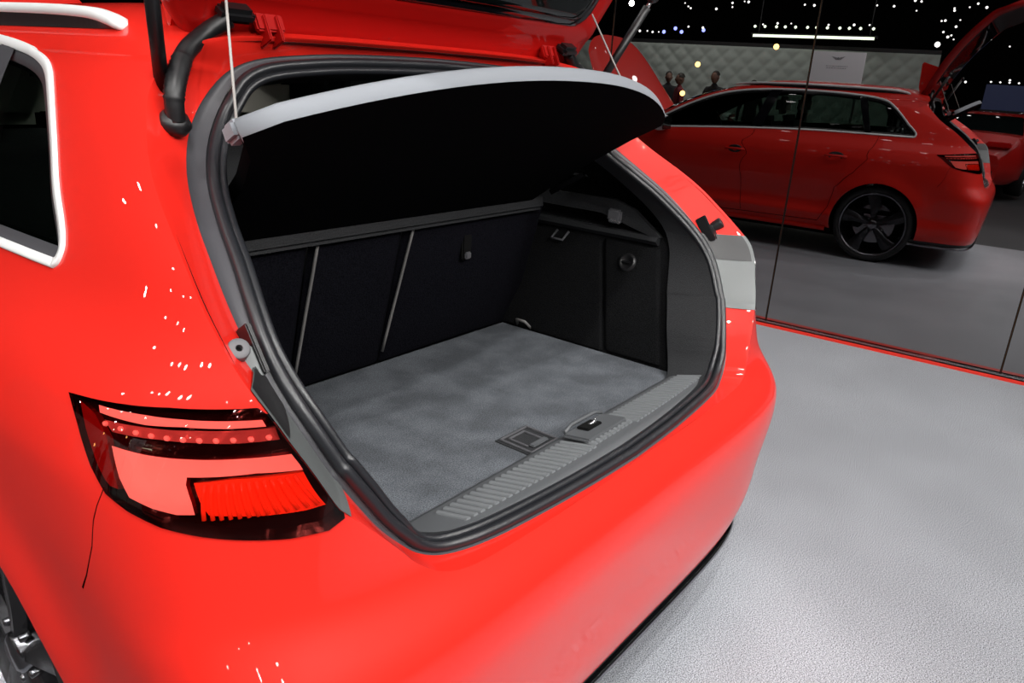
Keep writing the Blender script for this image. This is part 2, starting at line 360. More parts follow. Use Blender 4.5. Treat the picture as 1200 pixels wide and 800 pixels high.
def shrinkm(L, d):
    T = np.roll(L, -1, 0) - np.roll(L, 1, 0); n_ = np.stack([-T[:, 1], T[:, 0]], 1); n_ /= np.linalg.norm(n_, axis=1)[:, None] + 1e-9
    for _ in range(2): n_ = n_ + np.roll(n_, 1, 0) + np.roll(n_, -1, 0); n_ /= np.linalg.norm(n_, axis=1)[:, None]
    ar = np.sum(L[:, 0] * np.roll(L[:, 1], -1) - np.roll(L[:, 0], -1) * L[:, 1]); return L + n_ * (1 if ar > 0 else -1) * d
def dlo_in(d): return wy_([tuple(p) for p in (shrinkm(DLOm, d) if d else DLOm)])
dlo = dlo_in(0)
def arch(wy, wz, r=.352): return [(wy + r * math.cos(a), wz + r * math.sin(a)) for a in np.linspace(math.pi * 1.18, -math.pi * .18, 30)]
arches = [wy_(arch(*w_)) for w_ in WH]
TL_t = [(.9677, .947), (.9302, .953), (.8702, .961), (.7957, .970), (.7221, .976), (.6484, .982), (.600, .985), (.5337, .938), (.3749, .831), (.4005, .821), (.4707, .822), (.5518, .828), (.6359, .834), (.7243, .841), (.7977, .852), (.8458, .863), (.8854, .886), (.9331, .923)]
# the inner edge of the lamp follows the boot opening
tlp = [(float(t2u(t)), z) for t, z in TL_t if not (t in (.600, .5337))]
hseg = [tuple(p) for p in HD if .838 < p[1] < .982][::-1]
tl_out = tlp[:6] + hseg + tlp[6:]
tl_loop = densify(np.array(tl_out), .02)
VF = mesh
parts_def = []      # (name, material, polygon) tested in order, the rest is quarter panel
y_ = lambda L: densify(wy_(L), .03)
bumper_poly = densify(dom([('t', -.02, .20), ('t', -.02, .684), ('x', .30, .686), ('x', .50, .692), ('x', .585, .73), ('x', .645, .80), ('x', .678, .835), ('t', .3749, .831), ('t', .4707, .822), ('t', .6359, .834), ('t', .7977, .852), ('t', .865, .872), ('y', .315, .82), ('y', .32, .782), ('y', .345, .72), ('y', .385, .675), ('y', .47, .62), ('y', .50, .55), ('y', .45, .30), ('y', .44, .20)]), .03)
FB = dom([('y', 3.84, .20), ('y', 3.84, .62), ('y', 3.95, .70), ('t', 2.5, .735), ('t', 3.05, .74)])
front_bumper = densify(np.concatenate([FB, [[4.1, .1], [FB[0][0], .1]]]), .05)
bonnet_poly = densify(dom([('t', 3.05, .742), ('t', 2.5, .742), ('t', 2.2, .80), ('t', 2.06, .90), ('t', 2.08, .955), ('t', 3.05, .957)]), .03)
ws_poly = densify(dom([('t', 3.05, .96), ('t', 2.42, .985), ('t', 2.34, 1.1), ('t', 2.30, 1.25), ('t', 2.30, 1.35), ('t', 2.45, 1.385), ('t', 3.05, 1.39)]), .03)
rear_door = y_([(1.24, .30), (1.18, .42), (1.15, .60), (1.02, .74), (.93, .86), (.90, 1.0), (.88, 1.08), (.93, 1.25), (1.08, 1.402), (1.74, 1.412), (1.86, 1.3), (1.93, 1.03), (1.95, .8), (1.93, .30)])
front_door = y_([(1.945, .30), (1.965, .8), (1.945, 1.03), (1.875, 1.3), (1.755, 1.412), (2.0, 1.40), (2.27, 1.362), (2.48, 1.305), (2.66, 1.225), (2.82, 1.14), (2.94, 1.06), (3.04, .96), (3.05, .8), (3.02, .5), (3.0, .30)])
fender = y_([(3.03, .30), (3.05, .5), (3.07, .8), (3.06, .95)]); fd = dom([('t', 2.06, .955), ('t', 2.045, .90), ('t', 2.19, .795), ('t', 2.5, .738), ('y', 3.95, .705), ('y', 3.83, .62), ('y', 3.83, .2), ('y', 3.03, .2)])
fender = densify(np.concatenate([fender, fd]), .03)
panels = [('rear_bumper', bumper_poly), ('rear_door', rear_door), ('front_door', front_door), ('bonnet', bonnet_poly), ('windscreen', ws_poly), ('front_bumper', front_bumper), ('front_fender', fender)]
roof_poly = densify(dom([('t', .2, 1.4085), ('t', 1.0, 1.414), ('t', 1.5, 1.416), ('t', 2.0, 1.41), ('t', 2.3, 1.40), ('t', 2.45, 1.392), ('t', 3.05, 1.392)]).tolist() + [[4.1, 2.3], [-.1, 2.3], [-.1, float(z2v(1.4085))]], .03)
panels.append(('roof_panel', roof_poly))
def seam_loop(poly, w=.0018): return ribbon(densify(poly, .03, False), w)
seams = [ribbon(rear_door_s, .0018) for rear_door_s in (densify(wy_([(1.24, .30), (1.18, .42), (1.15, .60), (1.02, .74), (.93, .86), (.90, 1.0), (.89, 1.05)]), .03, False), densify(wy_([(1.937, .30), (1.957, .8), (1.945, 1.02)]), .03, False), densify(wy_([(3.015, .30), (3.035, .5), (3.06, .8), (3.05, .93)]), .03, False))]
seams.append(ribbon(densify(dom([('t', .855, .866), ('y', .315, .82), ('y', .32, .782), ('y', .342, .73), ('y', .362, .70)]), .02, False), .0009))
seams.append(ribbon(densify(wy_([(1.24, .295), (2.1, .285), (3.0, .295)]), .05, False), .003))
bonnet_hole = bonnet_poly

def build_skin(car):
    holes = [aperture, dlo, tl_loop, arches[0], arches[1]]
    cl = [ap_loop, dlo, tl_loop] + [densify(a_, .02) for a_ in arches] + [clampd(p) for p in (bumper_poly, bonnet_poly, ws_poly, roof_poly)] + seams
    cl = [np.stack([np.clip(L[:, 0], 0, 4), np.clip(L[:, 1], VMIN, VMAX)], 1) for L in cl]
    P, T = triangulate(cl, (0, 4, VMIN, VMAX), .022, .016)
    C = P[T].mean(1); keep = np.ones(len(T), bool)
    for h in holes + seams: keep &= ~inside(C, h)
    area2 = np.abs(np.cross(P[T[:, 1]] - P[T[:, 0]], P[T[:, 2]] - P[T[:, 0]])); keep &= area2 > 1e-9
    T = T[keep]; C = C[keep]
    tt = u2t(P[:, 0]); zz = v2z(P[:, 1]); X = S(tt, zz); Nn = Nrm(tt, zz) * NS
    lab = np.full(len(T), -1)
    for i, (nm, poly) in enumerate(panels):
        k = (lab < 0) & inside(C, poly); lab[k] = i
    inner = X - Nn * .007
    out = {}
    for i, nm in [(-1, 'quarter_panel')] + [(i, p[0]) for i, p in enumerate(panels)]:
        t = T[lab == i]
        if len(t) == 0: continue
        used, inv = np.unique(t, return_inverse=True); f = inv.reshape(-1, 3); x = X[used]; n = Nn[used]
        m = M['glass_b'] if nm == 'windscreen' else M['paint']
        if np.cross(x[f[0][1]] - x[f[0][0]], x[f[0][2]] - x[f[0][0]]) @ n[f[0][0]] < 0: f = f[:, ::-1]
        xr = x * [-1, 1, 1]; nr = n * [-1, 1, 1]
        if nm in ('rear_bumper', 'roof_panel', 'windscreen', 'front_bumper', 'bonnet'):
            out[nm] = mesh(nm, np.concatenate([x, xr]), np.concatenate([f, f[:, ::-1] + len(x)]), m, car, True, np.concatenate([n, nr]))
        else:
            out[nm] = [mesh(nm, x, f, m, car, True, n), mesh(nm, xr, f[:, ::-1], m, car, True, nr)]
    # dark inner shell behind the panels (headlining, door cards, wheel houses)
    cl2 = [clampd(L) for L in (ap_loop, dlo, densify(arches[0], .03), densify(arches[1], .03), bonnet_poly, ws_poly, tl_loop)]
    P, T = triangulate([np.stack([L[:, 0], np.clip(L[:, 1], VMIN, VMAX)], 1) for L in cl2], (0, 4, VMIN, VMAX), .06, .04); C = P[T].mean(1)
    k = np.ones(len(T), bool)
    for h in (aperture, dlo, arches[0], arches[1], bonnet_poly, ws_poly, tl_loop): k &= ~inside(C, h)
    T = T[k]; tt = u2t(P[:, 0]); zz = v2z(P[:, 1]); X = S(tt, zz) - Nrm(tt, zz) * NS * .008
    mesh('inner_lining', np.concatenate([X, X * [-1, 1, 1]]), np.concatenate([T, T[:, ::-1] + len(X)]), M['dark'], car)
    return out

def patch(loop, depth, du=.02, dv=.014):
    """skin patch inside a domain loop, pushed in by depth -> verts, faces, normals (left side)"""
    L = np.array(loop); lo, hi = L.min(0), L.max(0)
    P, T = triangulate([densify(L, .012)], (lo[0], hi[0], lo[1], hi[1]), du, dv); C = P[T].mean(1); T = T[inside(C, L)]
    used, inv = np.unique(T, return_inverse=True); T = inv.reshape(-1, 3); P = P[used]
    tt = u2t(P[:, 0]); zz = v2z(P[:, 1]); n = Nrm(tt, zz) * NS; X = S(tt, zz) - n * depth
    if np.cross(X[T[0][1]] - X[T[0][0]], X[T[0][2]] - X[T[0][0]]) @ n[T[0][0]] < 0: T = T[:, ::-1]
    return X, T, n
def rim_wall(loop, d0, d1):
    """strip along a domain loop between two depths"""
    L = densify(loop, .012); tt = u2t(L[:, 0]); zz = v2z(L[:, 1]); n = Nrm(tt, zz) * NS; X = S(tt, zz); k = len(L)
    V = np.concatenate([X - n * d0, X - n * d1]); F = [(i, (i + 1) % k, k + (i + 1) % k, k + i) for i in range(k)]; return V, np.array(F)
def sided(name, V, F, m, parent, side, normals=None, smooth=True):
    V = np.array(V, float)
    if side > 0:
        V = V * [-1, 1, 1]; F = [tuple(f)[::-1] for f in F]
        if normals is not None: normals = normals * [-1, 1, 1]
    return mesh(name, V, F, m, parent, smooth, normals)
def sidemb(mb, side):
    if side > 0: mb.V = [(-v[0], v[1], v[2]) for v in mb.V]; mb.F = [f[::-1] for f in mb.F]
    return mb

car = empty('car', (0, 0, 0)); tag(car, 'glossy red hatchback with open empty boot, raised tailgate and silver roof rails', 'car')
skin = build_skin(car)
# raised bonnet: turned about the cowl
bon = skin['bonnet']; piv = Vector((0, 3.30, .965)); RM = Matrix.Translation(piv) @ Matrix.Rotation(R_(64), 4, 'X') @ Matrix.Scale(1.16, 4, Vector((0, 1, -.15)).normalized()) @ Matrix.Translation(-piv)
bon.matrix_world = RM; bon.data.materials[0] = M['paint']
bay = MB().box((0, 3.72, .60), (1.30, .80, .24), bev=.05); bay.build('engine_bay', M['black_pl'], car, angle=40)

# ---- loops of the tail opening
def loop3(pts, sub=6):
    a = catmull(pts, sub); b_ = (a * [-1, 1, 1])[1:-1][::-1]; return np.concatenate([a, b_])
HX = S(u2t(HD[:, 0]), v2z(HD[:, 1])); HX[0, 0] = 0; HX[-1, 0] = 0; HX[:, 0] = np.abs(HX[:, 0])
H3 = np.concatenate([HX, (HX * [-1, 1, 1])[1:-1][::-1]]); I3 = loop3(IL_); J3 = loop3(JL_); NL = len(H3)
def ease(a): return a
def loft(loops): 
    MBx = MB(); G = [list(map(tuple, L)) + [tuple(L[0])] for L in loops]; return MBx.grid(G)
tg_ = np.roll(I3, -1, 0) - np.roll(I3, 1, 0); bl = lambda a, b_, z: np.clip((z - a) / (b_ - a), 0, 1)[:, None]
nr_ = np.array([0, -.30, .95]) * (1 - bl(.69, .80, I3[:, 2])) + np.array([0, -1, .1]) * bl(.69, .80, I3[:, 2]); nr_ = nr_ * (1 - bl(.95, 1.1, I3[:, 2])) + np.array([0, -.8, .6]) * bl(.95, 1.1, I3[:, 2])
inw = np.cross(tg_, nr_); inw /= np.linalg.norm(inw, axis=1)[:, None]
inw *= np.sign(((np.array([0, .35, 1.0]) - I3) * inw).sum(1))[:, None]
for _ in range(4): inw = inw + np.roll(inw, 1, 0) + np.roll(inw, -1, 0); inw /= np.linalg.norm(inw, axis=1)[:, None]
fr = np.array([0, 1, 0])
# rebate: painted step from the skin edge in to the gutter
low = (I3[:, 2] < .80) | (H3[:, 2] < .70)
steps = [H3, H3 * .95 + I3 * .05 - fr * .0005, H3 * .85 + I3 * .15, H3 * .6 + I3 * .4 + fr * .001, H3 * .3 + I3 * .7 + fr * .001, I3]
loft(steps).build('tailgate_rebate', M['paint'], car, smooth=True)
wl = np.where(I3[:, 2] < .72, .80, 1.0)[:, None]
for _ in range(3): wl = (wl + np.roll(wl, 3, 0) + np.roll(wl, -3, 0) + np.roll(wl, 6, 0) + np.roll(wl, -6, 0)) / 5
gw = (.008 + .020 * np.clip((I3[:, 2] - 1.0) / .07, 0, 1) - .020 * np.clip((I3[:, 2] - 1.31) / .05, 0, 1))[:, None]
for _ in range(3): gw = (gw + np.roll(gw, 2, 0) + np.roll(gw, -2, 0) + np.roll(gw, 4, 0) + np.roll(gw, -4, 0)) / 5
chn = loft([I3, I3 + inw * .002 + fr * .003, I3 + inw * gw * .7 + fr * .004, I3 + inw * (gw + .003) + fr * .002]); chn.build('gutter', M['grey_ch'], car, smooth=True)
seal = MB().tube(I3 + inw * (gw + .011 * wl) + np.array([0, -.003, 0]), .0095, 12, True).build('boot_seal', M['rubber'], car, smooth=True)
MB().tube(I3 + inw * (gw + .0275 * wl) + np.array([0, .001, .0]), .0072, 10, True).build('seal_lip', M['rubber'], seal, smooth=True)
# trim from the seal in to the boot
T0 = I3 + inw * (gw + .033 * wl) + fr * .004
tr = [T0, T0 * .7 + J3 * .3 + inw * 0 + np.array([0, -.004, 0]), T0 * .3 + J3 * .7 + np.array([0, -.004, 0]), J3]
zc = .5 * (T0[:, 2] + J3[:, 2])
for nm_, m_, k_ in (('boot_surround_trim', 'trim', zc < .985), ('pillar_trim', 'trim_s', zc >= .985)):
    ks = np.nonzero(k_)[0]; mb = MB(); V = [tuple(p) for L in tr for p in L]; nn_ = len(T0)
    F = [(r * nn_ + i, r * nn_ + (i + 1) % nn_, (r + 1) * nn_ + (i + 1) % nn_, (r + 1) * nn_ + i) for r in range(len(tr) - 1) for i in ks]
    us = sorted({q for f in F for q in f}); mp = {q: i for i, q in enumerate(us)}
    mb.add([V[q] for q in us], [tuple(mp[q] for q in f) for f in F]).build(nm_, M[m_], car, smooth=True)

# ---- grey plates beside the lamps
for sd in (-1, 1):
    a0, a1 = 9 * 6 - 1, 13 * 6 + 1
    rows = []
    for k in np.linspace(0, 1, 5): rows.append([tuple(H3[i] * (1 - (.02 + 1.0 * k)) + I3[i] * (.02 + 1.0 * k) + np.array([0, -.004 - .003 * math.sin(k * math.pi), 0])) for i in range(a0, a1)])
    mb = MB().grid(rows); mb.V = [(-v[0], v[1], v[2]) for v in mb.V]
    sidemb(mb, sd).build('lamp_side_plate', M['plate'], car, smooth=True)
    rows = []
    for k in np.linspace(0, 1, 5): rows.append([tuple(H3[i] * (1 - (.12 + .92 * k)) + I3[i] * (.12 + .92 * k) + np.array([0, -.007 - .004 * math.sin(k * math.pi), 0])) for i in range(a1 - 8, a1)])
    mb = MB().grid(rows); mb.V = [(-v[0], v[1], v[2]) for v in mb.V]; sidemb(mb, sd).build('plate_cap', M['black_pl'], car, smooth=True)

# ---- tail lamps
px = lambda L: np.array([(float(t2u(t)), z) for t, z in L])
def lampsub(sd):
    root = empty('taillight'); root.parent = car
    V, F, n = patch(tl_loop, .016); sided('lamp_housing', V, F, M['lens_dark'], root, sd, n)
    V, F = rim_wall(tl_loop, -.003, .016); sided('lamp_rim', V, F, M['black_gl'], root, sd)
    for nm, m, L, dp in LAMP:
        V, F, n = patch(px(L), dp, .02, .01); o = sided(nm, V, F, M[m], root, sd, n)
        V, F = rim_wall(px(L), dp, .016); sided(nm + '_edge', V, F, M[m if m != 'l_white' else 'l_dred'], root, sd)
    for k in range(11):
        t = .90 - .032 * k; z = .9325 + .0012 * k; p = S(np.array(t), np.array(z)) - Nrm(np.array([t]), np.array([z]))[0] * NS * .009
        sidemb(MB().lathe([(-.004, 0), (-.003, .0026), (0, .0034), (.003, .0026), (.004, 0)], tuple(p), (0, -1, 0), 10), sd).build('led', M['l_white'], root, smooth=True)
    # moulded ribs of the stop lamp block
    for k in range(13):
        a = k / 12; t0_ = .655 - .165 * a; t1_ = .640 - .215 * a; P = []
        for q in np.linspace(0, 1, 5):
            t = t0_ + (t1_ - t0_) * q; z = (.892 - .022 * a * 0) + (.851 - .892) * q + .004 * a; p = S(np.array(t), np.array(z)) - Nrm(np.array([t]), np.array([z]))[0] * NS * .0045; P.append(tuple(p))
        sidemb(MB().tube(P, .0028, 6), sd).build('stop_lamp_rib', M['l_red'], root, smooth=True)
    V, F, n = patch(tl_loop, -.003, .016, .012); sided('red_lens', V, F, M['lensred'], root, sd, n)
LAMP = [
    ('upper_light_bar', 'l_white', [(0.9249, 0.9486), (0.838, 0.9562), (0.7656, 0.9606), (0.6739, 0.9647), (0.6218, 0.9671), (0.6031, 0.9591), (0.6621, 0.9562), (0.7551, 0.9527), (0.8254, 0.9463), (0.9159, 0.9418)], 0.006),
    ('led_strip', 'l_led', [(0.9067, 0.9361), (0.8225, 0.9438), (0.7226, 0.9508), (0.5838, 0.9559), (0.5555, 0.9409), (0.6404, 0.9379), (0.7068, 0.937), (0.7856, 0.9342), (0.882, 0.9269)], 0.01),
    ('main_reflector', 'l_white', [(0.866, 0.9132), (0.7954, 0.9148), (0.709, 0.9179), (0.6007, 0.9209), (0.516, 0.9223), (0.489, 0.9079), (0.4778, 0.9008), (0.5637, 0.9031), (0.6954, 0.8983), (0.6924, 0.89), (0.6718, 0.871), (0.6611, 0.8569), (0.6993, 0.8552), (0.7539, 0.8584), (0.8054, 0.8642), (0.8334, 0.8825)], 0.006),
    ('stop_lamp_block', 'l_red', [(0.6786, 0.8925), (0.6066, 0.8974), (0.474, 0.8975), (0.4087, 0.851), (0.4444, 0.8494), (0.5144, 0.8514), (0.5871, 0.8548), (0.6322, 0.8564), (0.655, 0.8715)], 0.007),
    ('side_reflector', 'l_dred', [(0.9574, 0.9437), (0.9225, 0.9378), (0.8834, 0.9193), (0.833, 0.8691), (0.8523, 0.8692), (0.884, 0.8805), (0.9282, 0.9191)], 0.007),
]

for sd in (-1, 1): lampsub(sd)

# ---- side glass, chrome surround, pillars
def skinpt(u, v, d=0.):
    t = u2t(np.array([u])); z = v2z(np.array([v])); return (S(t, z) - Nrm(t, z) * NS * d)[0]
def poly_yz(L): return densify(wy_(L), .02)
shrink = lambda L, dd: dlo_in(dd)
d1 = dlo_in(.014); d2 = dlo_in(.030)
def ring_strip(Ls, ds):
    G = []
    for L, d in zip(Ls, ds):
        tt = u2t(L[:, 0]); zz = v2z(L[:, 1]); X = S(tt, zz) - Nrm(tt, zz) * NS * d; G.append([tuple(p) for p in X] + [tuple(X[0])])
    return MB().grid(G)
def cutpoly(y0a, y0b, y1a, y1b):
    """vertical band of the window between two slanted lines (y at sill, y at top)"""
    return wy_([(y0a, .93), (y1a, .93)]), wy_([(y0b, 1.40), (y1b, 1.40)])
for sd in (-1, 1):
    dm = shrink(dlo, .004)
    fr_ = sidemb(ring_strip([dlo, shrink(dlo, .001), dm, d1, shrink(dlo, .0145)], [.004, -.004, -.005, -.003, .006]), sd).build('window_trim', M['silver'], car, smooth=True)
    sidemb(ring_strip([shrink(dlo, .0145), d2, shrink(dlo, .031)], [.003, .005, .012]), sd).build('window_frame', M['grey_ch'] if sd < 0 else M['black_pl'], car, smooth=True)
    sidemb(ring_strip([dlo_in(-.02), dlo_in(.036)], [.013, .018]), sd).build('window_lining', M['dark'], car, smooth=True)
    V, F, n = patch(shrink(dlo, .028), .011, .05, .03)
    C_ = V[F].mean(1)
    # panes: split at the pillars by y
    yb = lambda z, y0, y1: y0 + (y1 - y0) * (z - 1.05) / .33
    q0 = C_[:, 1] < yb(C_[:, 2], .985, 1.115); q1 = (~q0) & (C_[:, 1] < yb(C_[:, 2], 1.93, 1.84)); q2 = (~q0) & (~q1)
    for nm, k in (('quarter_glass', q0), ('rear_door_glass', q1), ('front_door_glass', q2)):
        f = F[k]; u_, inv = np.unique(f, return_inverse=True)
        sided(nm, V[u_], inv.reshape(-1, 3), M['glass'], car, sd, n[u_])
    for (a0, a1, b0, b1, nm) in ((.955, 1.075, 1.005, 1.14, 'pillar_cover'), (1.89, 1.80, 1.985, 1.90, 'pillar_cover')):
        G = []
        for z in np.linspace(1.045, 1.392, 10):
            q = (z - 1.05) / .33; ya, yb_ = a0 + (a1 - a0) * q, b0 + (b1 - b0) * q
            ztop = 1.385 if a0 > 1.5 else 1.368; zz_ = min(z, ztop); zz_ = max(zz_, 1.066 if a0 < 1.5 else 1.035)
            G.append([tuple(S(np.array(t_of(y=yy, z=zz_)), np.array(zz_)) + np.array([-.001, 0, 0])) for yy in np.linspace(ya, yb_, 4)])
        sidemb(MB().grid(G), sd).build(nm, M['black_gl'] if sd > 0 else M['grey_ch'], car, smooth=True)

# ---- roof rails
for sd in (-1, 1):
    path = catmull([(-.567, .742, 1.402), (-.566, .785, 1.414), (-.566, .88, 1.425), (-.566, 1.15, 1.431), (-.565, 1.6, 1.433), (-.561, 1.95, 1.427), (-.555, 2.15, 1.415), (-.550, 2.26, 1.398)], 8)
    V = []; F = []; n = 10
    for i, p in enumerate(path):
        e = min(i, len(path) - 1 - i) / 7; wd = .016 * min(1, .5 + e * .7); ht = .0105 * min(1, .45 + e * .8)
        for k in range(n):
            a = 2 * math.pi * k / n; V.append((p[0] + wd * math.copysign(abs(math.cos(a)) ** .7, math.cos(a)), p[1], p[2] + ht * math.copysign(abs(math.sin(a)) ** .7, math.sin(a))))
    for i in range(len(path) - 1):
        for k in range(n): F.append((i * n + k, i * n + (k + 1) % n, (i + 1) * n + (k + 1) % n, (i + 1) * n + k))
    F += [tuple(range(n))[::-1], tuple((len(path) - 1) * n + k for k in range(n))]
    r_ = sidemb(MB().add(V, F), sd).build('roof_rail', M['silver'], car, smooth=True)
    ft = [(p[0], p[1], (p[2] + 1.405) / 2 - .004) for p in path[3:-3]]
    mb = MB(); G = []
    for p in path[3:-3]:
        G.append([(p[0] - .013, p[1], p[2] - .006), (p[0] - .008, p[1], 1.400), (p[0] + .010, p[1], 1.400), (p[0] + .010, p[1], p[2] - .006)])
    sidemb(MB().grid(G), sd).build('rail_foot', M['black_pl'], r_, smooth=False)

# ---- wheels
def make_wheel(y, z, sd, front=False):
    root = empty('wheel'); root.parent = car; root.location = (sd * .872, y, z)
    ax = (sd, 0, 0); R0 = .322; r1 = .266
    MB().lathe([(-.20, r1), (-.205, R0 - .02), (-.18, R0), (-.02, R0), (.005, R0 - .012), (.012, R0 - .035), (.006, r1 + .012), (-.004, r1 + .002), (-.02, r1)], (0, 0, 0), ax, 64).build('tyre', M['tyre'], root, smooth=True)
    MB().lathe([(-.002, r1 + .006), (.004, r1 + .001), (.002, r1 - .006), (-.012, r1 - .014), (-.03, r1 - .018)], (0, 0, 0), ax, 64).build('rim_lip', M['rimlip'], root, smooth=True)
    MB().lathe([(-.03, r1 - .018), (-.18, r1 - .03), (-.18, .03)], (0, 0, 0), ax, 48).build('rim_barrel', M['rim'], root, smooth=True)
    MB().lathe([(-.11, .02), (-.11, .165), (-.09, .168), (-.09, .02)], (0, 0, 0), ax, 48).build('brake_disc', M['rimlip'], root, smooth=False)
    MB().box((-sd * .07, .13, .03), (.06, .07, .15), bev=.012).build('brake_caliper', M['dark'], root)
    for k in range(5):
        a = 2 * math.pi * k / 5 + .3; mb = MB()
        prof = [(.030, -.030, .036), (.09, -.033, .030), (.15, -.036, .044), (.20, -.050, .060), (.252, -.066, .070)]
        V = []
        for r, l, rr in prof:
            sw = -.10 * (r / .23) ** 1.5
            for dd, xx in ((l, -.020), (l * .5, -.006), (rr * .45, -.004), (rr, -.022), (rr * .8, -.045), (l * .8, -.045)):
                aa = a + dd / max(r, .05) * .9 + sw; V.append((sd * (xx - .006 - .010 * (r / .23)), math.cos(aa) * r, math.sin(aa) * r))
        n = 6; F = [(i * n + j, i * n + (j + 1) % n, (i + 1) * n + (j + 1) % n, (i + 1) * n + j) for i in range(len(prof) - 1) for j in range(n)] + [tuple(range(n))[::-1], tuple((len(prof) - 1) * n + j for j in range(n))]
        mb.add(V, F).build('spoke', M['rim'], root, angle=40)
    MB().lathe([(-.05, .045), (-.010, .040), (-.004, .030), (-.003, .0)], (0, 0, 0), ax, 24).build('hub_cap', M['rimlip'], root, smooth=True)
    for k in range(5):
        a = 2 * math.pi * k / 5 + .9; MB().lathe([(-.03, .008), (-.012, .008), (-.010, .0)], (0, math.cos(a) * .058, math.sin(a) * .058), ax, 10).build('wheel_bolt', M['rimlip'], root, smooth=True)
    return root
for (wy, wz) in WH:
    for sd in (-1, 1): make_wheel(wy, wz, sd)
for (wy, wz) in WH:
    for sd in (-1, 1):
        G = []
        for a in np.linspace(math.pi * 1.18, -math.pi * .18, 40):
            row = []
            for d, x in ((0, None), (.004, -.012), (.012, -.03), (.012, -.34)):
                r = .352 + d * .8; yy, zz = wy + r * math.cos(a), wz + r * math.sin(a)
                X = S(np.array(t_of(y=wy + .352 * math.cos(a), z=wz + .352 * math.sin(a))), np.array(wz + .352 * math.sin(a)))
                row.append((X[0] - (x or 0), yy, zz))
            G.append(row)
        sidemb(MB().grid(G), sd).build('wheel_arch_liner', M['black_pl'], car, smooth=True)

# ---- door handles, mirrors, sill blades, lower valance, tailpipes
for sd in (-1, 1):
    for hy, hz in ((1.185, .862), (2.07, .838)):
        X = S(np.array(t_of(y=hy, z=hz)), np.array(hz))[0]
        pts = [(X + .002, hy - .085, hz), (X - .026, hy - .070, hz + .003), (X - .034, hy, hz + .004), (X - .026, hy + .070, hz + .003), (X + .002, hy + .085, hz)]
        h = sidemb(MB().tube(catmull(pts, 5), .010, 8), sd).build('door_handle', M['paint'], car, smooth=True)
        mb = MB().lathe([(0, .0), (.004, .040), (-.001, .046), (-.004, .044)], (X + .001, hy, hz), (-1, 0, 0), 20)
        mb.V = [(v[0], hy + (v[1] - hy) * 1.5, hz + (v[2] - hz) * .8) for v in mb.V]; sidemb(mb, sd).build('handle_cup', M['black_pl'], h, smooth=True)
    root = empty('door_mirror'); root.parent = car
    mb = MB(); G = []
    for a in np.linspace(0, math.pi, 9):
        G.append([(-.955 - .115 * math.copysign(abs(math.cos(b2)) ** .7, math.cos(b2)) * math.sin(a) ** .5, 2.80 - .07 * math.cos(a), 1.015 + .075 * math.copysign(abs(math.sin(b2)) ** .7, math.sin(b2)) * math.sin(a) ** .5) for b2 in np.linspace(0, 2 * math.pi, 25)])
    sidemb(mb.grid(G), sd).build('mirror_shell', M['silver'], root, smooth=True)
    sidemb(MB().box((-.86, 2.80, .965), (.12, .05, .04), bev=.012), sd).build('mirror_foot', M['black_gl'], root, angle=50)
    sidemb(MB().box((-.955, 2.733, 1.015), (.20, .006, .12), bev=.002), sd).build('mirror_glass', M['glass_b'], root, angle=50)
# black lower valance with aluminium edge under the rear bumper
ts = np.linspace(0, 1.04, 40)
def low_loop(z, off): 
    n = Nrm(ts, np.full_like(ts, .26)) * NS; p = S(ts, np.full_like(ts, .24)) - n * off; p[:, 2] = z; p[0, 0] = 0; return p
def both(Ls):
    G = []
    for L in Ls:
        a = [tuple(p) for p in L]; b2 = [(-p[0], p[1], p[2]) for p in L][::-1]; G.append(b2[:-1] + a)
    return MB().grid(G)
both([low_loop(.245, .004), low_loop(.228, .006), low_loop(.212, .012), low_loop(.205, .05), low_loop(.20, .30)]).build('rear_valance', M['black_pl'], car, smooth=True)
both([low_loop(.209, .004), low_loop(.206, .0), low_loop(.198, -.001), low_loop(.192, .006), low_loop(.194, .03)]).build('valance_edge', M['rimlip'], car, smooth=True)
for sd in (-1, 1):
    mb = MB(); MBo = mb.lathe([(.10, .040), (0, .044), (-.02, .046), (-.02, .041), (.06, .036)], (-.55, .10, .222), (0, 1, 0), 24)
    mb.V = [(-.55 + (v[0] + .55) * 1.5, v[1] + .02, v[2]) for v in mb.V]; sidemb(mb, sd).build('tailpipe', M['exh'], car, smooth=True)
    G = [[tuple(S(np.array(t_of(y=yy, z=.25)), np.array(.25)) * [1, 1, 0] + np.array([o, 0, z])) for z, o in ((.25, .0), (.235, -.012), (.215, -.010), (.20, .06))] for yy in np.linspace(1.17, 3.04, 24)]
    sidemb(MB().grid(G), sd).build('side_sill', M['paint'], car, smooth=True)
MB().box((0, 2.2, .20), (1.50, 3.5, .06)).build('underbody', M['dark'], car)

# ================================================================== BOOT
MB().box((0, .495, .640), (1.06, .60, .030), bev=.004).build('boot_floor', M['carpet'], car, angle=50)
bf = bpy.data.objects['boot_floor']
# recessed grab handle of the floor board
hd = empty('floor_handle'); hd.parent = car; hd.location = (-.055, .252, .6555)
MB().box((0, 0, 0), (.108, .098, .003), bev=.0014).build('handle_surround', M['trim'], hd, angle=50)
mb = MB()
for (x, y, dx, dy) in ((0, .040, .088, .004), (0, -.040, .088, .004), (-.044, 0, .004, .084), (.044, 0, .004, .084), (-.028, .006, .004, .050), (.022, .006, .004, .050), (-.003, .030, .052, .004)):
    mb.box((x, y, .0035), (dx, dy, .004), bev=.001)
mb.build('handle_frame', M['trim2'], hd, angle=50)
MB().box((.002, -.024, .0045), (.052, .014, .005), bev=.002).build('pull_bar', M['sillp'], hd, angle=50)
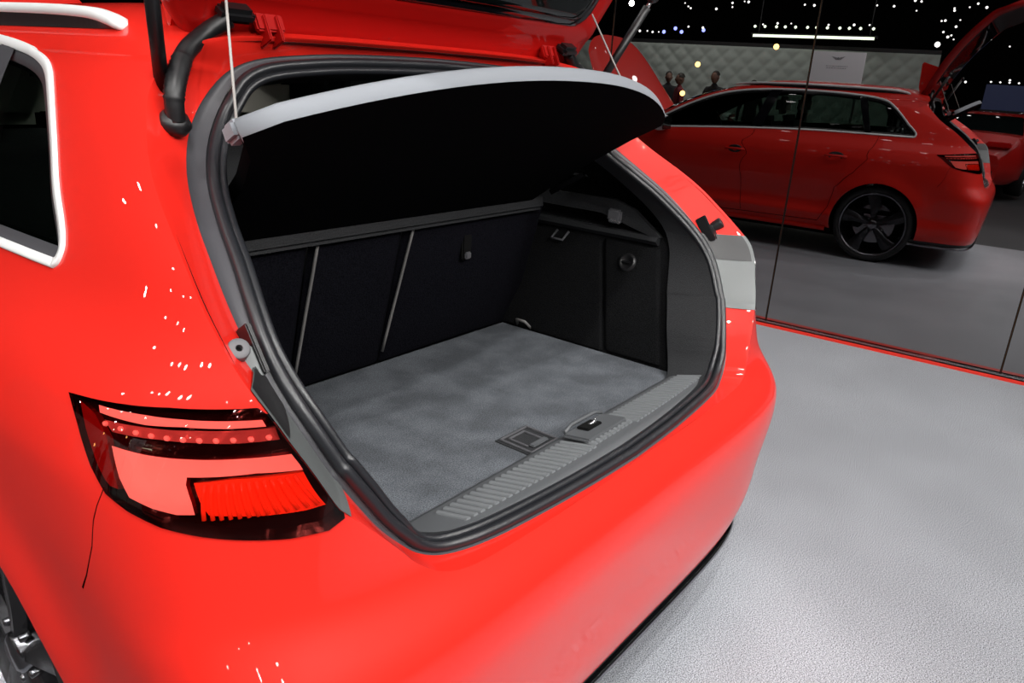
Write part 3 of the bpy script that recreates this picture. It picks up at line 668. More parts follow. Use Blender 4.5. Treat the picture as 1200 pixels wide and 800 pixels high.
# side trims of the boot
def wx(z): return -.538 - .122 * (z - .655) / .30
for sd in (-1, 1):
    def wallpan(name, yb0, yb1, yt0, yt1, z0, z1, m, off=0., th=.02, top=0.):
        zs = [z0, z0 + .01, (z0 + z1) / 2, z1 - .01, z1]; G = []
        for i, z in enumerate(zs):
            q = (z - z0) / (z1 - z0); a, b2 = yb0 + (yt0 - yb0) * q, yb1 + (yt1 - yb1) * q; X = wx(z) + off; e = th if i in (0, 4) else 0
            G.append([(X - th, a, z), (X - e * .3, a + .0015, z), (X - e * .1 + .0, a + .010, z), (X - e * .1 + (.004 if not e else 0), (a + b2) / 2, z), (X - e * .1, b2 - .010, z), (X - e * .3, b2 - .0015, z), (X - th, b2, z)])
        return sidemb(MB().grid(G), sd).build(name, m, car, smooth=True)
    dr = wallpan('side_hatch', .262, .432, .362, .535, .662, .942, M['felt'], .010)
    wallpan('side_trim', .440, .82, .543, .90, .657, .935, M['felt'], .008)
    wallpan('side_trim_back', .22, .86, .32, .92, .63, .975, M['felt'], -.004)
    kz = .895; kx = wx(kz) + .014; ky = .440
    kn = sidemb(MB().lathe([(.002, .0), (.002, .014), (.007, .018), (.007, .0235), (-.002, .027)], (kx, ky, kz), (.93, 0, .37), 28), sd).build('turn_knob', M['black_pl'], dr, smooth=True)
    sidemb(MB().box((kx + .007, ky, kz + .002), (.008, .030, .007), bev=.003), sd).build('knob_grip', M['black_pl'], dr, angle=50)
    # ledge above the side trim with its cubby
    V = []
    sidemb(MB().prism([(-.652, .950), (-.640, .962), (-.650, .972), (-.76, .978), (-.76, .95)], .37, .86, lambda u, v, w: (u, w, v)), sd).build('side_ledge', M['trim'], car, angle=40)
    sidemb(MB().prism([(.365, .972), (.40, .972), (.56, 1.012), (.88, 1.012), (.88, 1.050), (.52, 1.055), (.455, 1.035)], -.672, -.655, lambda u, v, w: (w, u, v)), sd).build('window_ledge', M['trim'], car, angle=40)
    lamp = sidemb(MB().box((-.652, .512, 1.012), (.018, .042, .034), bev=.005), sd).build('boot_lamp', M['trim2'], car, angle=50)
    sidemb(MB().box((-.642, .505, .997), (.012, .038, .010), bev=.003), sd).build('boot_lamp_lens', M['chrome'], lamp, angle=50)
    sidemb(MB().tube([(-.65, .66, .940), (-.62, .66, .920), (-.62, .70, .920), (-.65, .70, .940)], .0035, 8), sd).build('bag_hook', M['trim2'], car, smooth=True)
    sidemb(MB().tube([(-.535, .74, .660), (-.515, .73, .682), (-.515, .70, .682), (-.535, .69, .660)], .004, 8), sd).build('lashing_eye', M['piping'], car, smooth=True)
# seat back: three sections with grey piping and a top bar
seat = empty('rear_seat_back'); seat.parent = car
def sp(x, s, d=0):   # s 0 bottom .. 1 top ; leans rearward with height
    return (x, .81 - .09 * s - d, .648 + .375 * s)
for (a, b2) in ((-.60, -.236), (-.228, .038), (.046, .60)):
    V = []; 
    rows = []
    for s in (0, .03, .5, .97, 1):
        rows.append([sp(a, s, -.01), sp(a + .004, s, 0 if .02 < s < .98 else -.006), sp(a + .02, s, .010 if .02 < s < .98 else 0), sp(b2 - .02, s, .010 if .02 < s < .98 else 0), sp(b2 - .004, s, 0 if .02 < s < .98 else -.006), sp(b2, s, -.01)])
    MB().grid(rows).build('seat_section', M['seat'], seat, smooth=True)
for x0, x1 in ((-.236, -.222), (.032, .058)):
    MB().tube([sp(x0 + (x1 - x0) * q, .10 + .86 * q, .013) for q in np.linspace(0, 1, 8)], .0036, 8).build('piping', M['piping'], seat, smooth=True)
MB().box((0, .705, 1.032), (1.12, .03, .045), Matrix.Rotation(R_(-10), 3, 'X'), bev=.010).build('seat_top_bar', M['trim'], seat, angle=50)
MB().box((.272, .728, .935), (.036, .010, .070), bev=.004).build('release_recess', M['dark'], seat, angle=50)
MB().box((.272, .722, .912), (.022, .010, .018), bev=.003).build('release_tab', M['trim2'], seat, angle=50)
MB().box((0, .87, .84), (1.22, .02, .42)).build('seat_core', M['dark'], seat)
for hx in (-.35, 0, .35):
    h = MB().box((hx, .86, 1.17), (.24, .08, .15), bev=.03).build('head_restraint', M['trim'], seat, angle=60)
    for q in (-.05, .05): MB().tube([(hx + q, .86, 1.02), (hx + q, .86, 1.12)], .006, 8).build('restraint_post', M['chrome'], h, smooth=True)
for fx in (-.36, .36):
    s_ = empty('front_seat'); s_.parent = car; s_.location = (fx * 1.12, 1.90, 0)
    MB().box((0, 0, .86), (.46, .16, .56), Matrix.Rotation(R_(-12), 3, 'X'), bev=.06).build('backrest', M['trim'], s_, angle=60)
    MB().box((0, -.08, 1.24), (.26, .09, .16), bev=.035).build('head_restraint', M['cream'], s_, angle=60)
MB().box((0, 3.02, .90), (1.3, .35, .16), bev=.05).build('dashboard', M['black_pl'], car, angle=60)
MB().lathe([(0, .17), (.015, .185), (0, .20), (-.015, .185), (0, .17)], (-.36, 2.72, 1.0), (0, -.9, .4), 32).build('steering_wheel', M['black_pl'], car, smooth=True)
# cabin floor
MB().box((0, 2.0, .42), (1.6, 2.9, .04)).build('cabin_floor', M['dark'], car)
MB().box((0, .50, .60), (1.34, .66, .02)).build('boot_well', M['dark'], car)

# ---- loading sill with ribs and latch
def sill_y(x): return .098 + .22 * x * x * .35
G = []
for x in np.linspace(-.51, .53, 60):
    e = max(0, (abs(x - .01) - .49) / .03); G.append([(x, sill_y(x) - .034, .682), (x, sill_y(x) - .029, .690), (x, sill_y(x) - .01, .6908), (x, sill_y(x), .6898), (x, .182, .6722), (x, .192, .6700), (x, .204, .665), (x, .208, .652)])
sill = MB().grid(G).build('sill_plate', M['sillp'], car, smooth=True)
rib = MB().prism([(-.0062, -.002), (-.0050, .0022), (-.003, .0040), (0, .0046), (.003, .0040), (.0050, .0022), (.0062, -.002)], 0, 1, lambda u, v, w: (u, w, v)).build('rib', M['rib'], sill, angle=60)
xs_ = np.arange(-.405, .525, .0172); first = True
for x in xs_:
    if -.035 < x < .115: y0 = sill_y(x) + .010; y1 = sill_y(x) + .036
    else: y0 = sill_y(x) + .002; y1 = .180
    o = rib if first else rib.copy()
    if not first: COL.objects.link(o)
    first = False
    z0 = .6894; z1 = .6722 if y1 > .17 else .6861; ln = math.hypot(y1 - y0, z1 - z0)
    o.location = (x, y0, z0); o.scale = (1, ln, 1); o.rotation_euler = (math.atan2(z1 - z0, y1 - y0), 0, R_(0))
lt = empty('latch'); lt.parent = car; lt.location = (.04, .152, .6865)
MB().box((0, 0, 0), (.150, .066, .010), Matrix.Rotation(R_(-9), 3, 'X'), bev=.004).build('latch_cover', M['sillp'], lt, angle=50)
MB().box((-.010, .010, .006), (.052, .030, .006), Matrix.Rotation(R_(-9), 3, 'X'), bev=.002).build('latch_opening', M['dark'], lt, angle=50)
MB().tube([(-.07, .030, .003), (-.04, .036, .008), (.05, .036, .008), (.07, .030, .003)], .004, 8).build('latch_lip', M['sillp'], lt, smooth=True)
MB().tube([(-.015, .012, .004), (.005, .006, .012), (.012, .014, .010)], .0035, 8).build('latch_hook', M['chrome'], lt, smooth=True)

# ---- rubber stops beside the lamps
for sd in (-1, 1):
    axb = Vector((-.22, -.72, .62)).normalized(); c0 = np.array([-.724, .228, 1.030]) - np.array(axb) * .024
    bs = empty('rubber_stop'); bs.parent = car
    mS = M['trim2'] if sd < 0 else M['black_pl']; pc = tuple(c0 + np.array(axb) * .024)
    sidemb(MB().lathe([(-.034, .0), (-.034, .0135), (-.003, .0145), (.0, .0135), (.001, .012), (.001, .0045), (-.006, .004), (-.006, 0)], pc, axb, 28), sd).build('stop_cap', mS, bs, angle=35)
    sidemb(MB().lathe([(-.005, .0038), (-.005, 0)], pc, axb, 16), sd).build('stop_hole', M['dark'], bs)
    sidemb(MB().box(tuple(c0 + np.array([.012, .0, -.018])), (.030, .03, .050), Matrix.Rotation(R_(-35), 3, 'X'), bev=.005), sd).build('stop_bracket', M['plate'] if sd < 0 else M['black_pl'], bs, angle=50)
    sidemb(MB().box(tuple(c0 + np.array([.030, .008, -.004])), (.008, .03, .07), Matrix.Rotation(R_(-35), 3, 'X'), bev=.002), sd).build('stop_flange', M['black_pl'], bs, angle=50)

# ================================================================== TAILGATE (raised)
tg = empty('tailgate'); tg.parent = car
hg = np.array([0, .625, 1.412]); hdv = np.array([0, -.545, .838]); hno = np.array([0, .838, .545])
hwf = mono([-.05, 0, .04, .1, .3, .6, .8, .95, 1.0], [.50, .545, .575, .60, .655, .725, .73, .66, .60])
def curl(s): return .05 * math.sin(min(s, .8) / .8 * math.pi) - max(0, s - .72) ** 1.2 * .75
def hp(x, s, n_): c_ = curl(s); return tuple(hg + hdv * s + hno * (n_ + c_) + np.array([x, 0, 0]))
def hgrid(ss, xn, nf, wf=lambda s: 1.0, x_of=None):
    return [[hp(float(hwf(s)) * wf(s) * q, s, nf(q, s)) for q in xn] for s in ss]
xq = [-1, -.985, -.95, -.8, -.5, 0, .5, .8, .95, .985, 1]
MB().grid(hgrid(np.linspace(-.03, 1.0, 24), xq, lambda q, s: .035 + .02 * (1 - abs(q) ** 3))).build('outer_skin', M['paint'], tg, smooth=True)
# edge return and inner frame
G = []
for s in np.linspace(-.03, 1.0, 40):
    wv = float(hwf(s)); row = []
    for q, dn in ((-1, .036), (-1.0, .02), (-.99, .0), (-.965, -.010), (-.90, -.016), (-.84, -.006), (-.5, -.006), (0, -.006), (.5, -.006), (.84, -.006), (.90, -.016), (.965, -.010), (.99, .0), (1.0, .02), (1, .036)):
        k = .014 * math.exp(-((s - .035) / .010) ** 2) + .010 * math.exp(-((s - .075) / .006) ** 2) - .012 * math.exp(-((s - .055) / .010) ** 2) - .03 * (s < -.01) - .016 * math.exp(-((s - .012) / .008) ** 2)
        row.append(hp(wv * q, s, dn - (k if abs(q) < .95 else k * .3)))
    G.append(row)
MB().grid(G).build('inner_frame', M['paint_shaded'], tg, smooth=True)
# rear window with black printed border, and the inner trim panels
def slab(name, m, s0, s1, w0, n_, bev, parent=tg, th=.010, corner=.06):
    out = []
    K = 10
    pts = []
    def wv(s): return float(hwf(s)) * w0
    a = [(s0 + corner * (1 - math.cos(t)), -(wv(s0) - corner) - corner * math.sin(t)) for t in np.linspace(0, math.pi / 2, 7)]
    mid = [(s, -wv(s)) for s in np.linspace(s0 + corner, s1 - corner, 10)[1:]]
    b_ = [(s1 - corner * (1 - math.sin(t)), -(wv(s1) - corner) - corner * math.cos(t)) for t in np.linspace(0, math.pi / 2, 7)][1:]
    left = a + mid + b_; full = left + [(s, -x) for s, x in left[::-1]]
    cen = ((s0 + s1) / 2, 0); R3 = []
    for k_, dn in ((1.0, 0), (.995, -th * .7), (.985, -th), (.93, -th), (.6, -th), (.3, -th), (.02, -th)):
        R3.append([hp(cen[1] + (x - cen[1]) * k_, cen[0] + (s - cen[0]) * k_, n_ + dn) for s, x in full + [full[0]]])
    return MB().grid(R3).build(name, m, parent, smooth=True)
slab('rear_window', M['glass_b'], .105, .62, .86, -.010, .01)
slab('window_surround', M['black_gl'], .085, .66, .91, -.004, .01, corner=.075)
slab('tailgate_trim', M['trim'], .67, .96, .90, -.006, .01, corner=.05)
# spoiler
MB().prism([(-.035, .04), (.0, .09), (.149, .200), (.168, .198), (.205, .075), (.12, .05)], -.53, .53, lambda u, v, w_: tuple(hg + hdv * u + hno * v + np.array([w_, 0, 0]))).build('spoiler', M['paint'], tg, angle=35)
for sx in (-1, 1):
    hb = MB()
    for q in (-.012, .012): hb.box(hp(sx * (.40) + q, .015, -.028), (.006, .035, .045), Matrix.Rotation(R_(-25), 3, 'X'), bev=.002)
    hb.box(hp(sx * .40, .025, -.022), (.055, .012, .030), Matrix.Rotation(R_(-25), 3, 'X'), bev=.003)
    hb.build('hinge', M['paint_shaded'], tg, angle=50)
    # corrugated cable sleeve from the body to the tailgate
    pts = catmull([(sx * .604, .548, 1.272), (sx * .602, .550, 1.31), (sx * .584, .566, 1.342), (sx * .555, .588, 1.373), (sx * .512, .600, 1.402), (sx * .478, .592, 1.424)], 10)
    rr = [(.0145 + (.0016 if (i % 2) else -.0005) * (1 if 8 < i < 26 else 0)) for i in range(len(pts))]
    sl = MB().tube(pts, rr, 12).build('cable_sleeve', M['sleeve'], tg, smooth=True)
    MB().lathe([(-.012, .022), (.0, .026), (.012, .018)], (sx * .602, .556, 1.272), (0, -.6, 1), 20, True).build('sleeve_grommet', M['sleeve'], sl, smooth=True)
    MB().box((sx * .466, .590, 1.434), (.060, .036, .024), Matrix.Rotation(R_(30), 3, 'X'), bev=.008).build('sleeve_grommet', M['sleeve'], sl, angle=50)
    st = empty('gas_strut'); st.parent = tg
    a = Vector((sx * .581, .617, 1.262)); b2 = Vector((sx * .668, .476, 1.572)); d = (b2 - a)
    MB().tube([a + d * .03, a + d * .93], .0105, 14).build('strut_cylinder', M['sleeve'], st, smooth=True)
    MB().tube([a + d * .90, a + d * .98], .0060, 10).build('strut_rod', M['chrome'], st, smooth=True)
    for p in (a, b2): MB().lathe([(-.014, .0), (-.014, .010), (0, .013), (.014, .010), (.014, 0)], p, (sx, 0, 0), 14).build('strut_end', M['black_pl'], st, smooth=True)

# ================================================================== PARCEL SHELF (lifted by its cords)
ps = empty('parcel_shelf', (0, .70, 1.055)); tag(ps, 'raised grey parcel shelf with dark underside hanging from two cords', 'parcel shelf')
def sh(x, y, d=0):   # point on the tilted shelf, d along its normal
    k = (1.286 - 1.055) / (.376 - .70); z = 1.055 + (y - .70) * k; n_ = Vector((0, -k, 1)).normalized(); return Vector((x, y + n_.y * d - .70, z + n_.z * d - 1.055))
def rear_y(x): return .248 + .125 * (abs(x) / .61) ** 2.2
edge = [(x, rear_y(x)) for x in np.linspace(-.60, .60, 33)]
edge = [(-.500, .70), (-.505, .62), (-.525, .52), (-.560, .44), (-.597, .398), (-.608, .385)] + edge[1:-1] + [(.608, .385), (.597, .398), (.560, .44), (.525, .52), (.505, .62), (.500, .70)]
def ringz(k, d): return [tuple(sh(x * (1 - k * .03), .55 + (y - .55) * (1 - k * .05), d)) for x, y in edge]
mb = MB().grid([ringz(1.0, .012), ringz(.25, .014), ringz(0, .008), ringz(-.04, -.002), ringz(0, -.012), ringz(.1, -.016)])
rim_ = mb.build('shelf_rim', M['shelf'], ps, smooth=True)
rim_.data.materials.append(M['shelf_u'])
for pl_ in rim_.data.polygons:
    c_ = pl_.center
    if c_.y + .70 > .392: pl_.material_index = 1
def cap(d, k):
    R3 = ringz(k, d); c_ = tuple(sh(0, .62, d)); V = R3 + [c_]; n = len(R3); return V, [(i, (i + 1) % n, n) for i in range(n)]
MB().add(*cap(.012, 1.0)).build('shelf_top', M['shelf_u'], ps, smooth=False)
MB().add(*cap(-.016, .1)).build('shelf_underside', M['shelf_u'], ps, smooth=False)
for sx in (-1, 1):
    a = sh(sx * .582, .412, .022); 
    cl_ = MB().box(tuple(a + Vector((sx * .002, 0, -.010))), (.026, .036, .030), Matrix.Rotation(R_(-30), 3, 'X'), bev=.006).build('cord_clip', M['shelf'], ps, angle=50)
    top = Vector((sx * .508, .552 - .70, 1.52 - 1.055)); mid = (a + top) / 2 + Vector((0, 0, -.004))
    MB().tube([tuple(a + Vector((0, 0, .0))), tuple(mid), tuple(top)], .0022, 6).build('lifting_cord', M['cord'], ps, smooth=True)
    MB().tube([tuple(sh(sx * .56, .68, -.01)), tuple(sh(sx * .585, .64, -.01)), tuple(sh(sx * .60, .60, -.01))], .008, 8).build('shelf_pivot', M['shelf_u'], ps, smooth=True)

# ================================================================== THE HALL (seen in the mirror wall)
hx0, hx1, hy0, hy1, hz = -24, 11, -14, 24, 7.6
def wallbox(name, c, d, lab): tag(MB().box(c, d).build(name, M['dark']), lab, kind='structure')
wallbox('wall_left', (hx0, (hy0 + hy1) / 2, hz / 2), (.1, hy1 - hy0, hz), 'black far wall of the exhibition hall')
wallbox('wall_right', (hx1, (hy0 + hy1) / 2, hz / 2), (.1, hy1 - hy0, hz), 'black wall behind the mirror partition')
wallbox('wall_front', ((hx0 + hx1) / 2, hy1, hz / 2), (hx1 - hx0, .1, hz), 'black end wall ahead of the car')
wallbox('wall_back', ((hx0 + hx1) / 2, hy0, hz / 2), (hx1 - hx0, .1, hz), 'black end wall behind the car')
wallbox('ceiling', ((hx0 + hx1) / 2, (hy0 + hy1) / 2, hz), (hx1 - hx0, hy1 - hy0, .1), 'black hall ceiling')
M['lamp'] = mat('lamp_lens', (1, 1, 1), .5, emit=(1, .97, .93), es=120)
M['lampf'] = mat('far_lamp', (1, 1, 1), .5, emit=(1, .97, .92), es=6)
M['lampb'] = mat('blue_lamp', (.3, .3, 1), .5, emit=(.25, .3, 1), es=8)
M['lampy'] = mat('warm_lamp', (1, .6, .2), .5, emit=(1, .50, .14), es=14)
M['tube'] = mat('light_tube', (1, 1, .9), .5, emit=(.86, 1, .72), es=5)
M['quilt'] = mat('quilted_grey_green', (.34, .38, .35), .7)
M['board'] = mat('white_board', (.82, .82, .85), .5)
M['ink'] = mat('grey_print', (.25, .25, .27), .6)
M['cloth'] = mat('dark_clothes', (.010, .010, .012), .8)
M['skin_'] = mat('skin', (.20, .11, .08), .55)
M['hair'] = mat('dark_hair', (.02, .015, .012), .6)
M['shirt_r'] = mat('maroon_shirt', (.20, .02, .03), .8)
M['screen'] = mat('blue_screen', (.05, .06, .12), .4, emit=(.12, .16, .40), es=.18)
M['car_red2'] = mat('exhibit_red_paint', (.62, .015, .012), .3, 0, 1.0)
M['car_dark'] = mat('exhibit_dark_paint', (.03, .03, .035), .3, 0, 1.0)
M['white_p'] = mat('number_plate', (.7, .7, .72), .4)
M['tl'] = mat('exhibit_tail_lamp', (.6, .01, .01), .2, 0, .5)

# ceiling spotlights on trusses above the stand: these light the car
def spotlamp(p, aim, r=.075, first=[None]):
    d = (Vector(aim) - Vector(p)).normalized(); rot = d.to_track_quat('-Z', 'Y').to_euler()
    if first[0] is None:
        t = empty('ceiling_spotlight')
        h = MB().lathe([(.0, .085), (.16, .085), (.20, .05), (.20, 0)], (0, 0, 0), (0, 0, 1), 20).build('lamp_body', M['black_pl'], t, smooth=False)
        l = MB().lathe([(.012, r), (.012, 0)], (0, 0, 0), (0, 0, 1), 20).build('lamp_lens', M['lamp'], t, smooth=False)
        y = MB().box((0, 0, .30), (.02, .02, .22)).build('yoke', M['black_pl'], t)
        first[0] = (t, [h, l, y])
    else:
        t = first[0][0].copy(); COL.objects.link(t)
        for c_ in first[0][1]: k = c_.copy(); COL.objects.link(k); k.parent = t
    t.location = p; t.rotation_euler = rot
    tag(t, 'small bright spotlight on the truss above the car', 'spotlight', 'ceiling spotlights over the stand'); return t
rl = random.Random(11)
TR = [(-5.2, 4.9), (-3.6, 5.3), (-2.0, 5.5), (-.2, 5.6), (1.6, 5.5), (3.0, 5.4)]
for i, (x, z) in enumerate(TR):
    t = empty('lighting_truss', (x, 1.0, z + .42)); tag(t, 'long black lighting truss above the car, number %d from the left' % (i + 1) if False else ['leftmost', 'second from the left', 'third from the left', 'third from the right', 'second from the right', 'rightmost'][i] + ' black lighting truss above the car', 'truss', 'lighting trusses')
    for dy, dz in ((-.14, 0), (.14, 0), (0, .24)):
        MB().tube([(dy, -9, dz), (dy, 9, dz)], .024, 8).build('chord', M['black_pl'], t)
    mb = MB()
    pts = [((-.14, .14, 0)[k % 3], -9 + k * .25, (0, 0, .24)[k % 3]) for k in range(73)]
    mb.tube(pts, .010, 5); mb.build('lacing', M['black_pl'], t)
    ys = [y for y in np.arange(-7.5, 3.2, .92)]
    for y in ys:
        yy = y + rl.uniform(-.3, .3)
        if rl.random() < .12: continue
        spotlamp((x + rl.uniform(-.08, .08), yy, z), (rl.uniform(-1, 1.2), rl.uniform(-1.0, 2.2), .6))
# spots for the wall and board behind
area('wall_fill', (-6.6, 5.6, 4.6), (-9.2, 5.2, 1.6), 3.0, 150, (1, .98, .92), 1.0)  # added area light to brighten the quilted partition, no fitting behind it
spot('board_spot', (-3.6, 2.2, 4.6), (-5.7, 2.7, 1.7), 260, 22, .05)
area('exhibit_wash', (-5.0, -.6, 4.8), (-7.6, .4, .7), 1.6, 60)

# quilted grey-green partition
A0 = np.array([-7.9, 14.5, 0]); A1 = np.array([-9.85, 1.62, 0]); Lw = np.linalg.norm(A1 - A0); tq = (A1 - A0) / Lw; nq = np.array([-tq[1], tq[0], 0]); nq = nq if nq[0] > 0 else -nq
G = []
for z in np.linspace(0, 2.2, 56):
    row = []
    for s in np.linspace(0, Lw, 330):
        a = abs(math.sin((s + z) * math.pi / .36)); b2 = abs(math.sin((s - z) * math.pi / .36)); h = .05 * (min(a, b2) ** .35)
        row.append(tuple(A0 + tq * s + nq * h + np.array([0, 0, z])))
    G.append(row)
qw = empty('quilted_partition', tuple(A0)); tag(qw, 'grey green quilted partition wall across the hall, behind the visitors', 'partition')
mb = MB().grid(G); mb.V = [tuple(np.array(v) - A0) for v in mb.V]; mb.build('quilted_face', M['quilt'], qw, smooth=True)
V = [tuple(tq * s + nq * o + np.array([0, 0, z])) for z in (0, 2.28) for s, o in ((0, 0), (Lw, 0), (Lw, -.12), (0, -.12))]
MB().add(V, [(0, 1, 2, 3), (4, 5, 6, 7), (0, 1, 5, 4), (1, 2, 6, 5), (2, 3, 7, 6), (3, 0, 4, 7)]).build('partition_core', M['black_pl'], qw)
# light fitting above it: a long tube with a row of bulbs
lb = empty('light_bar', (-9.35, 4.0, 2.46)); tag(lb, 'long light bar with a white tube and a row of bulbs above the quilted wall', 'light bar')
MB().box((0, 0, 0), (.08, 2.5, .05)).build('housing', M['black_pl'], lb); MB().box((.045, 0, -.03), (.02, 2.4, .05)).build('tube_light', M['tube'], lb)
for k in range(12): MB().lathe([(-.03, 0), (-.02, .02), (0, .03), (.02, .02), (.03, 0)], (.03, -1.15 + k * .21 + (.03 if k % 3 else 0), .15), (0, 0, 1), 10).build('bulb', M['tube'], lb, smooth=True)
for q in (-1.1, 1.1): MB().tube([(0, q, 0), (0, q, 5.1)], .01, 6).build('hanger', M['black_pl'], lb)
# distant lamps: world positions along the far trusses
FAR = [(-15.7, 9.35, 2.93), (-15.6, 9.0, 2.93), (-15.6, 8.75, 2.92), (-15.6, 8.45, 2.93), (-15.55, 8.2, 2.94)]
def far_lamp(p, m, r=.05, first={}):
    if m not in first:
        o = MB().lathe([(-r, 0), (-r * .7, r * .7), (0, r), (r * .7, r * .7), (r, 0)], (0, 0, 0), (0, 0, 1), 10).build('far_lamp', M[m], None, smooth=True); first[m] = o
    else: o = first[m].copy(); COL.objects.link(o)
    o.location = p; k = {'lamph': 'bright white', 'lampf': 'white', 'lampb': 'blue', 'lampy': 'orange'}[m]
    tag(o, ('strong white lamp hanging in the hall on the left of the car' if m == 'lamph' else 'tiny %s lamp glowing far away in the dark hall' % k), 'lamp', '%s lamps in the dark hall' % k); return o
for p, r in (((-13.23, 8.38, 3.43), 0.03), ((-13.3, 8.23, 3.31), 0.041), ((-13.54, 7.6, 3.32), 0.052), ((-13.67, 7.21, 3.38), 0.035), ((-13.66, 7.22, 3.48), 0.046), ((-13.75, 6.93, 3.53), 0.03), ((-14.18, 5.47, 3.5), 0.041), ((-14.23, 5.24, 3.49), 0.052), ((-14.54, 3.78, 3.53), 0.035), ((-14.6, 3.39, 3.52), 0.046), ((-14.69, 2.87, 3.43), 0.03), ((-14.67, 2.8, 3.64), 0.041), ((-14.65, 2.94, 3.66), 0.052), ((-14.77, 2.05, 3.5), 0.035), ((-14.78, 2.04, 3.45), 0.046), ((-14.8, 1.73, 3.53), 0.03), ((-14.81, 1.57, 3.61), 0.041), ((-14.83, 1.37, 3.53), 0.052), ((-14.78, 2.27, 3.21), 0.035), ((-14.78, 2.19, 3.22), 0.046), ((-14.81, 1.87, 3.24), 0.03), ((-14.81, 2.18, 2.96), 0.041), ((-14.82, 2.06, 2.85), 0.052), ((-14.83, 1.99, 2.89), 0.035), ((-14.82, 1.93, 3.09), 0.046), ((-14.84, 1.92, 2.8), 0.03), ((-14.82, 2.25, 2.67), 0.11), ((-12.84, 9.44, 2.68), 0.052), ((-12.92, 9.25, 2.69), 0.035), ((-12.98, 9.12, 2.67), 0.046), ((-13.05, 8.97, 2.68), 0.03), ((-13.33, 8.24, 2.85), 0.041), ((-13.47, 7.88, 2.84), 0.052), ((-13.96, 6.41, 2.99), 0.035), ((-14.06, 6.06, 3.03), 0.046), ((-14.15, 5.73, 3.04), 0.03), ((-14.37, 4.83, 3.04), 0.041), ((-14.49, 4.23, 3.06), 0.052), ((-14.56, 3.87, 3.07), 0.035), ((-14.92, 1.45, 1.83), 0.046), ((-14.93, 0.7, 2.68), 0.03), ((-14.96, 0.52, 1.92), 0.041), ((-13.78, 6.83, 3.52), 0.052), ((-13.27, 8.29, 3.35), 0.035)):
    far_lamp(p, "lampf").scale = (r / .08,) * 3
for p in ((-13.1, 8.84, 2.69), (-13.49, 7.86, 2.78), (-13.28, 8.4, 2.71), (-13.21, 8.56, 2.79)):
    far_lamp(p, "lampb")
for p in ((-6.02, 5.11, 1.72), (-6.41, 3.87, 2.08), (-5.94, 5.3, 1.21)):
    far_lamp(p, "lampy")

M['lamph'] = mat('hall_lamp', (1, 1, 1), .5, emit=(1, .97, .93), es=90)
rh = random.Random(5)
for k in range(46):
    far_lamp((rh.uniform(-14, -5.5), rh.uniform(-9, 13), rh.choice([3.2, 4.1, 5.0, 6.0]) + rh.uniform(-.1, .1)), 'lamph', .07)
# white notice board on a stand
bd = empty('notice_board', (-5.70, 2.66, 0)); bd.rotation_euler = (0, 0, R_(-84 + 90)); tag(bd, 'white notice board with winged emblem and two lines of small print', 'sign')
MB().box((0, 0, 1.765), (.02, .84, .47), bev=.003).build('board_panel', M['board'], bd)
for q in (-.36, .36): MB().box((-.03, q, .88), (.03, .03, 1.76)).build('post', M['chrome'], bd)
MB().box((-.03, 0, .01), (.40, .84, .02)).build('foot', M['black_pl'], bd)
em = MB()
for s_ in (-1, 1):
    for k in range(4): em.prism([(s_ * .02, .0 - k * .010), (s_ * (.105 - k * .018), .018 - k * .013), (s_ * (.100 - k * .018), .010 - k * .013), (s_ * .02, -.008 - k * .010)], .0105, .013, lambda u, v, w: (w, u, 1.915 + v))
em.lathe([(.0105, .020), (.0135, .020), (.0135, .0)], (0, 0, 1.90), (1, 0, 0), 16); em.build('emblem', M['ink'], bd)
tx = MB(); rt = random.Random(3)
for z, wv_ in ((1.785, .17), (1.755, .15)):
    y = -wv_
    while y < wv_:
        l = rt.uniform(.012, .035); tx.box((.0115, y + l / 2, z), (.001, l, .009)); y += l + .010
tx.build('small_print', M['ink'], bd)

